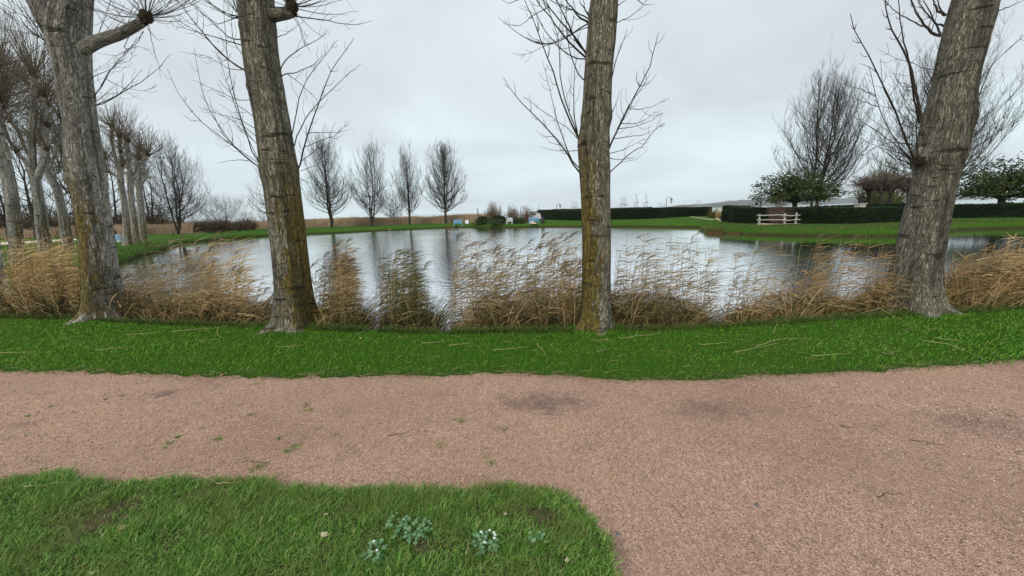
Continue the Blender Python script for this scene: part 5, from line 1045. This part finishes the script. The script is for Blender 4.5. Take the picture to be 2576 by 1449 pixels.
# promenade railing and post
def railing():
    Y0 = 130.; a = at(1030, 541, Y0); b = at(1270, 541, Y0); root = thing('promenade_railing', (a[0], Y0, 0), 'long thin dark railing across the open sea view', 'railing'); g = Geo(); z1 = at(1150, 542.3, Y0)[2]
    for z in (2.2, 1.75, 1.3): g.box(((a[0]+b[0])/2, Y0, z), (b[0]-a[0], .07, .08))
    g.build('rails', MT['steel'], root)
    for k in range(13): gg = Geo(); gg.box((a[0]+(b[0]-a[0])*k/12, Y0, 1.1), (.1, .1, 2.3)); gg.build('post', MT['steel'], root)
railing()
simple('wooden_post', 1204, 550, 80, 'single leaning dark post beside the dark green shrub', 'post', [('shaft', 'black', lambda g: g.tube([[.1, 0, -.2], [-.05, 0, 1.6], [-.12, 0, 3.0]], [.10, .10, .07], 8)), ('foot', 'stone', lambda g: g.box((.1, 0, .05), (.3, .3, .12)))])
# left dark board and pale blue bin
simple('dark_board', 289, 596, 38, 'dark rectangular board seen between trunk and slim pollards', 'sign', [('panel', 'black', lambda g: g.box((0, 0, .85), (.6, .05, .75))), ('leg', 'whitepaint', lambda g: g.box((-.26, 0, .3), (.05, .05, .6))), ('leg', 'whitepaint', lambda g: g.box((.26, 0, .3), (.05, .05, .6)))])
simple('pale_bin', 301, 600, 36, 'pale blue and white bin beside the dark board', 'bin', [('body', 'whitepaint', lambda g: g.box((0, 0, .5), (.36, .34, .7))), ('panel', 'blue', lambda g: g.box((.02, -.18, .55), (.24, .02, .5))), ('leg', 'whitepaint', lambda g: g.box((-.14, 0, .08), (.05, .05, .2))), ('leg', 'whitepaint', lambda g: g.box((.14, 0, .08), (.05, .05, .2)))])
# duck
b = gp(1236, 584, -.45); g = Geo(); root = thing('duck', b, 'small dark duck swimming on the open pond', 'duck')
g.blob(b+[0, 0, .05], (.24, .11, .10), 3, .06); g.tube([b+[.16, 0, .08], b+[.2, 0, .17], b+[.22, 0, .22]], [.05, .035, .045], 8); g.blob(b+[.24, 0, .23], (.06, .045, .045), 4, .03); g.tube([b+[.28, 0, .22], b+[.34, 0, .21]], [.02, .012], 6); g.tube([b+[-.18, 0, .08], b+[-.32, 0, .13]], [.05, .01], 6); g.build('body', MT['twig'], root, smooth=True)
# harbour cranes
def crane(px, yt, yb, D, label, seed, kind=0):
    b = at(px, yb, D); top = at(px, yt, D)[2]; h = top+2; root = thing('harbour_crane', (b[0], D, -2), label, 'crane', 'harbour cranes on the horizon'); x, y = b[0], D; w_ = h*.10; r = h*.010+.4
    g = Geo(); hh = h*.42
    for sx in (-1, 1):
        for sy in (-1, 1): g.tube([[x+sx*w_, y+sy*w_, -2], [x+sx*w_*.8, y+sy*w_, hh]], r, 4)
    g.box((x, y, hh*.5), (w_*2.1, w_*2, r*1.6)); g.box((x, y, hh), (w_*2.8, w_*2, r*2.2)); g.build('portal_frame', MT['steel'], root)
    g = Geo(); xt = x-w_*.6; g.tube([[x+w_*.3, y, hh], [xt, y, top]], r*1.2, 4); g.tube([[x+w_*1.1, y, hh], [xt+w_*.9, y, top*.97]], r*.7, 4)
    for k in range(8): f = k/8; g.tube([[x+w_*.3+(xt-x-w_*.3)*f, y, hh+(top-hh)*f], [x+w_*1.1+(xt-x-w_*.2)*(f+.06), y, hh+(top*.97-hh)*(f+.06)]], r*.5, 3)
    g.build('boom', MT['steel'], root)
    g = Geo(); g.box((x+w_*.6, y, hh+h*.04), (w_*1.3, w_, h*.05)); g.build('machine_house', MT['steel'], root)
for k_, (px, yt, yb, lb) in enumerate(((1562, 494, 521, 'leftmost raised crane of the trio right of the middle trunk'), (1568, 494, 521, 'middle raised crane of the trio right of the middle trunk'), (1574, 496, 521, 'rightmost raised crane of the trio right of the middle trunk'), (1600, 486, 520, 'tall crane right of the raised trio'), (1624, 485.5, 519, 'tallest single crane left of the curved lamp'),
        (1440, 506, 526, 'left crane of the small trio left of the middle trunk'), (1446, 505.5, 526, 'middle crane of the small trio left of the middle trunk'), (1451, 506, 526, 'right crane of the small trio left of the middle trunk'), (1355, 513, 529, 'lone small crane above the hedge end'),
        (1657, 508, 519, 'tiny crane just left of the curved lamp, first of three'), (1663, 508, 519, 'tiny crane just left of the curved lamp, second of three'), (1670, 507, 519, 'tiny crane just left of the curved lamp, third of three'), (1753, 502, 516, 'left crane of the far trio near the pampas clump'), (1758, 502, 516, 'middle crane of the far trio near the pampas clump'), (1763, 503, 516, 'right crane of the far trio near the pampas clump'))):
    crane(px, yt, yb, 4000, lb, k_)
g = Geo(); rs = RS(9)
for k in range(14): b = at(1545+k*7.5, 520, 4050); hh = rs.uniform(8, 26); g.box((b[0], 4050, hh/2-2), (rs.uniform(18, 34), 30, hh))
tag(g.build('container_stacks', MT['steel']), 'hazy stacked containers on the quay below the cranes', 'containers', kind='stuff')
# ================================================================== SMALL THINGS
rs = RS(44); g = Geo(); n = 620; x = rs.uniform(-50, 2620, n); lo_ = np.interp(x, *zip(*FAR)); hi_ = np.interp(x, bx, by); f = rs.rand(n)**.8; f[:240] = rs.uniform(.93, 1.04, 240)
B = np.array([gp(a, b_+(c-b_)*q_, .028) for a, b_, c, q_ in zip(x, hi_, lo_, f)]); a = rs.normal(0, .5, n)+(rs.rand(n) < .5)*math.pi
g.ribbons(B, np.c_[np.cos(a), np.sin(a), rs.uniform(-.02, .12, n)], rs.uniform(.03, .22, n), rs.uniform(.003, .007, n), np.c_[rs.normal(0, .2, (n, 2)), np.full(n, -.08)], segs=3, side=nrm(np.c_[-np.sin(a), np.cos(a), np.full(n, .5)]), tip=.3)
tag(g.build('straw_litter', MT['strawleaf']), 'fine dry straw litter strewn over the grass strip and path edge', 'straw', kind='stuff')
def straw(pts, label, m='straw', z=.03, w_=.006, name='dry_straw', cat='straw', grp='dry reed stems lying on the ground'):
    P = np.array([gp(x, y, z) for x, y in pts]); Q = resample(P, 9); rs = RS(int(pts[0][0])+7); Q[:, 2] += rs.normal(0, .004, 9); g = Geo(); g.tube(Q, np.linspace(w_, w_*.4, 9)*.5, 4)
    return tag(g.build(name, MT[m], origin=Q[0]), label, cat, grp)
ST = [([(430, 833), (520, 826), (580, 818)], 'grass strip left of the left-leaning trunk'), ([(548, 826), (545, 838), (560, 852), (500, 858)], 'kinked on the grass left of the left-leaning trunk'), ([(318, 842), (400, 836)], 'right of the thick pale-barked poplar'), ([(0, 887), (90, 884)], 'at the far left of the grass strip'),
      ([(940, 820), (900, 838), (880, 858)], 'right of the left-leaning trunk, pointing at the path'), ([(1060, 862), (1120, 858)], 'middle of the grass strip under the water gap'), ([(1130, 868), (1190, 862)], 'short piece beside the middle grass'), ([(1240, 880), (1330, 872)], 'left of the middle trunk near the path'),
      ([(1350, 865), (1365, 880), (1380, 905)], 'bent downhill left of the middle trunk'), ([(1560, 850), (1660, 838)], 'just right of the middle trunk'), ([(1850, 885), (1960, 862)], 'long one beneath the third water gap'), ([(1900, 872), (1960, 852), (2040, 850)], 'under the brown reeds on the right'), ([(1945, 838), (1952, 820), (1958, 805)], 'standing upright at the grass edge'),
      ([(2320, 855), (2400, 868), (2460, 895), (2500, 915)], 'long curved one right of the right-leaning trunk'), ([(2350, 848), (2420, 858)], 'short one right of the right-leaning trunk'), ([(2040, 895), (2140, 888)], 'low on the right grass'), ([(1760, 866), (1830, 862)], 'middle right grass'), ([(700, 872), (760, 868)], 'below the left-leaning trunk foot'), ([(240, 880), (330, 872)], 'below the thick trunk foot')]
for k_, (pts, lb) in enumerate(ST): straw(pts, 'pale dry reed stem lying '+lb, w_=.0055)
PT = [([(370, 1205), (440, 1190), (500, 1188), (545, 1212)], 'long kinked pale stem on the gravel above the near grass'), ([(545, 1215), (620, 1212)], 'short pale stem at the near grass edge'), ([(1530, 1198), (1560, 1180), (1610, 1142)], 'thin pale stem slanting across the gravel'), ([(1385, 1225), (1410, 1262), (1440, 1290)], 'pale stem leaning over the corner of the near grass'), ([(625, 1335), (665, 1313)], 'thick broken straw on the near grass'), ([(548, 1300), (560, 1315)], 'short white stem in the near grass'),
      ([(1172, 1398), (1182, 1350)], 'upright pale stem near the flowering weed'), ([(60, 1225), (160, 1212), (240, 1212)], 'faint long stem at the far left of the near grass'), ([(1700, 958), (1780, 966)], 'pale stem along the far path edge right of the middle trunk'), ([(905, 945), (930, 952)], 'reddish stem at the far path edge'), ([(2290, 935), (2400, 938)], 'long stem on the path edge at the right')]
for pts, lb in PT: straw(pts, lb, z=.035 if pts[0][1] > 1200 else .01, w_=.006)
TW = [([(2115, 1070), (2155, 1078)], 'short dark twig on the right gravel'), ([(2290, 1105), (2380, 1120)], 'thin curved twig on the far right gravel'), ([(2210, 1250), (2230, 1240), (2275, 1244)], 'bent brown twig on the lower right gravel'), ([(630, 1160), (680, 1163)], 'small twig on the left gravel'), ([(975, 1095), (1030, 1085)], 'dark twig on the middle gravel'), ([(390, 1000), (440, 985)], 'dark twig on the left damp patch'), ([(1690, 1270), (1720, 1305)], 'thin twig right of the near grass corner')]
for pts, lb in TW: straw(pts, lb, 'twig', .01, .007, 'fallen_twig', 'twig', 'fallen twigs on the gravel')
def leaf(px, py, s, m, label, seed, z=.04):
    rs = RS(seed); c = gp(px, py, z); g = Geo(); a0 = rs.uniform(0, 6.28); n = 18; th = np.linspace(0, 2*math.pi, n, endpoint=False); r = s*(.55+.3*np.abs(np.cos(th*2.5))+.1*rs.rand(n)); 
    V = np.c_[c[0]+r*np.cos(th+a0), c[1]+r*.7*np.sin(th+a0), c[2]+.25*s*np.cos(th*2+1)+rs.normal(0, .06*s, n)]; V = np.concatenate([V, [c]]); g.add(V, T=[[q, (q+1) % n, n] for q in range(n)])
    root = thing('fallen_leaf', c, label, 'leaf', 'fallen leaves'); g.build('blade', MT[m], root); g = Geo(); g.tube([c, c+[math.cos(a0)*s*1.4, math.sin(a0)*s*1.1, .004]], .0012, 4); g.build('stem', MT[m], root)
leaf(310, 1328, .034, 'deadleaf', 'curled brown leaf in the bare spot of the near grass', 1)
leaf(818, 1345, .032, 'paleleaf', 'pale beige leaf on the near grass', 2)
leaf(822, 1292, .014, 'paleleaf', 'tiny whitish leaf above the beige leaf', 3)
leaf(1210, 1192, .018, 'paleleaf', 'yellow green leaf on the gravel near the grass edge', 4, .012)
leaf(1270, 1292, .014, 'paleleaf', 'small pale leaf near the top of the near grass', 5)
leaf(1430, 1408, .02, 'paleleaf', 'folded pale leaf near the corner of the near grass', 6)
leaf(232, 1440, .018, 'paleleaf', 'yellowish leaf at the bottom left edge', 7)
leaf(1328, 1120, .014, 'deadleaf', 'small reddish leaf in the middle of the gravel', 8, .012)
leaf(560, 942, .03, 'deadleaf', 'brown crumpled leaf at the far edge of the path', 9, .02)
leaf(905, 850, .03, 'deadleaf', 'dark curled leaf on the grass strip right of the left-leaning trunk', 10)
def pebble(px, py, s, label, seed):
    c = gp(px, py); g = Geo(); g.blob(c+[0, 0, s*.3], (s, s*.7, s*.45), seed, .3, 12, 8); tag(g.build('pebble', MT['rock'], origin=c, smooth=True), label, 'stone', 'dark stones on the gravel')
for k_, (x, y, s, lb) in enumerate(((1903, 1272, .016, 'dark stone alone on the lower right gravel'), (1432, 1250, .013, 'grey stone at the corner of the near grass'), (1418, 1252, .008, 'smaller grey stone beside the corner stone'), (1556, 1345, .014, 'dark stone right of the near grass edge'), (1540, 1385, .01, 'small dark stone lowest by the grass edge'), (605, 1138, .008, 'tiny dark stone on the left gravel'), (940, 1172, .007, 'tiny dark stone on the middle gravel'), (1795, 1292, .008, 'tiny dark stone on the lower gravel'))): pebble(x, y, s, lb, k_)
def weed(px, py, s, n, label, seed, flowers=0):
    rs = RS(seed); c = gp(px, py, .028); root = thing('broadleaf_weed', c, label, 'weed', 'broad-leaved weeds in the near grass'); g = Geo()
    for k in range(n):
        a = rs.uniform(0, 6.28); q = rs.rand()**.6*s; b = c+[math.cos(a)*q, math.sin(a)*q*.8, rs.uniform(.01, .05)]; d = np.array([math.cos(a), math.sin(a), rs.uniform(.0, .6)]); d /= np.linalg.norm(d); sd_ = nrm(np.cross(d, [0, 0, 1])); L = rs.uniform(.016, .032)
        t = np.array([0, .25, .55, .8, 1]); wv = np.array([.1, .7, .9, .6, .05])*L*.42; Pc = b+d*(L*t)[:, None]+np.array([0, 0, -.25*L])*(t**2)[:, None]
        V = np.concatenate([Pc-sd_*wv[:, None]+[0, 0, .003], Pc, Pc+sd_*wv[:, None]+[0, 0, .003]]); g.add(V, [[q2, q2+1, q2+6, q2+5] for q2 in range(4)]+[[q2+5, q2+6, q2+11, q2+10] for q2 in range(4)])
    g.build('leaves', MT['weedleaf'], root, smooth=True)
    for f in range(flowers):
        gg = Geo(); a = rs.uniform(0, 6.28); fc = c+[math.cos(a)*s*.7, math.sin(a)*s*.6, .06]
        for k in range(6):
            b = k*1.047; gg.add(fc+np.array([[0, 0, 0], [.004*math.cos(b-.5), .004*math.sin(b-.5), .002], [.010*math.cos(b), .010*math.sin(b), .004], [.004*math.cos(b+.5), .004*math.sin(b+.5), .002]]), [[0, 1, 2, 3]])
        gg.build('flower', MT['petal'], root)
weed(1040, 1345, .085, 70, 'patch of pale broad-leaved weed left of the flowering one', 1)
weed(1000, 1325, .05, 24, 'upper small weed patch near the gravel', 12)
weed(1225, 1375, .06, 60, 'broad-leaved weed with white flowers in the near grass', 2, 7)
weed(945, 1400, .05, 34, 'lowest weed patch near the bottom edge', 3, 2)
weed(1350, 1365, .03, 12, 'tiny weed near the corner of the near grass', 4)
# ================================================================== HAZE
g = Geo(); g.box((0, 0, 143), (14400, 14400, 300))
hz, t, b = mat('haze'); t.nodes.remove(b); pv = t.nodes.new('ShaderNodeVolumePrincipled'); pv.inputs['Color'].default_value = (.97, .985, 1, 1); pv.inputs['Density'].default_value = .00008; pv.inputs['Anisotropy'].default_value = .2
t.links.new(pv.outputs[0], [x for x in t.nodes if x.type == 'OUTPUT_MATERIAL'][0].inputs['Volume'])
HAZE = True
if HAZE: tag(g.build('haze', hz), 'thin pale winter haze over the estuary', 'haze', kind='stuff')
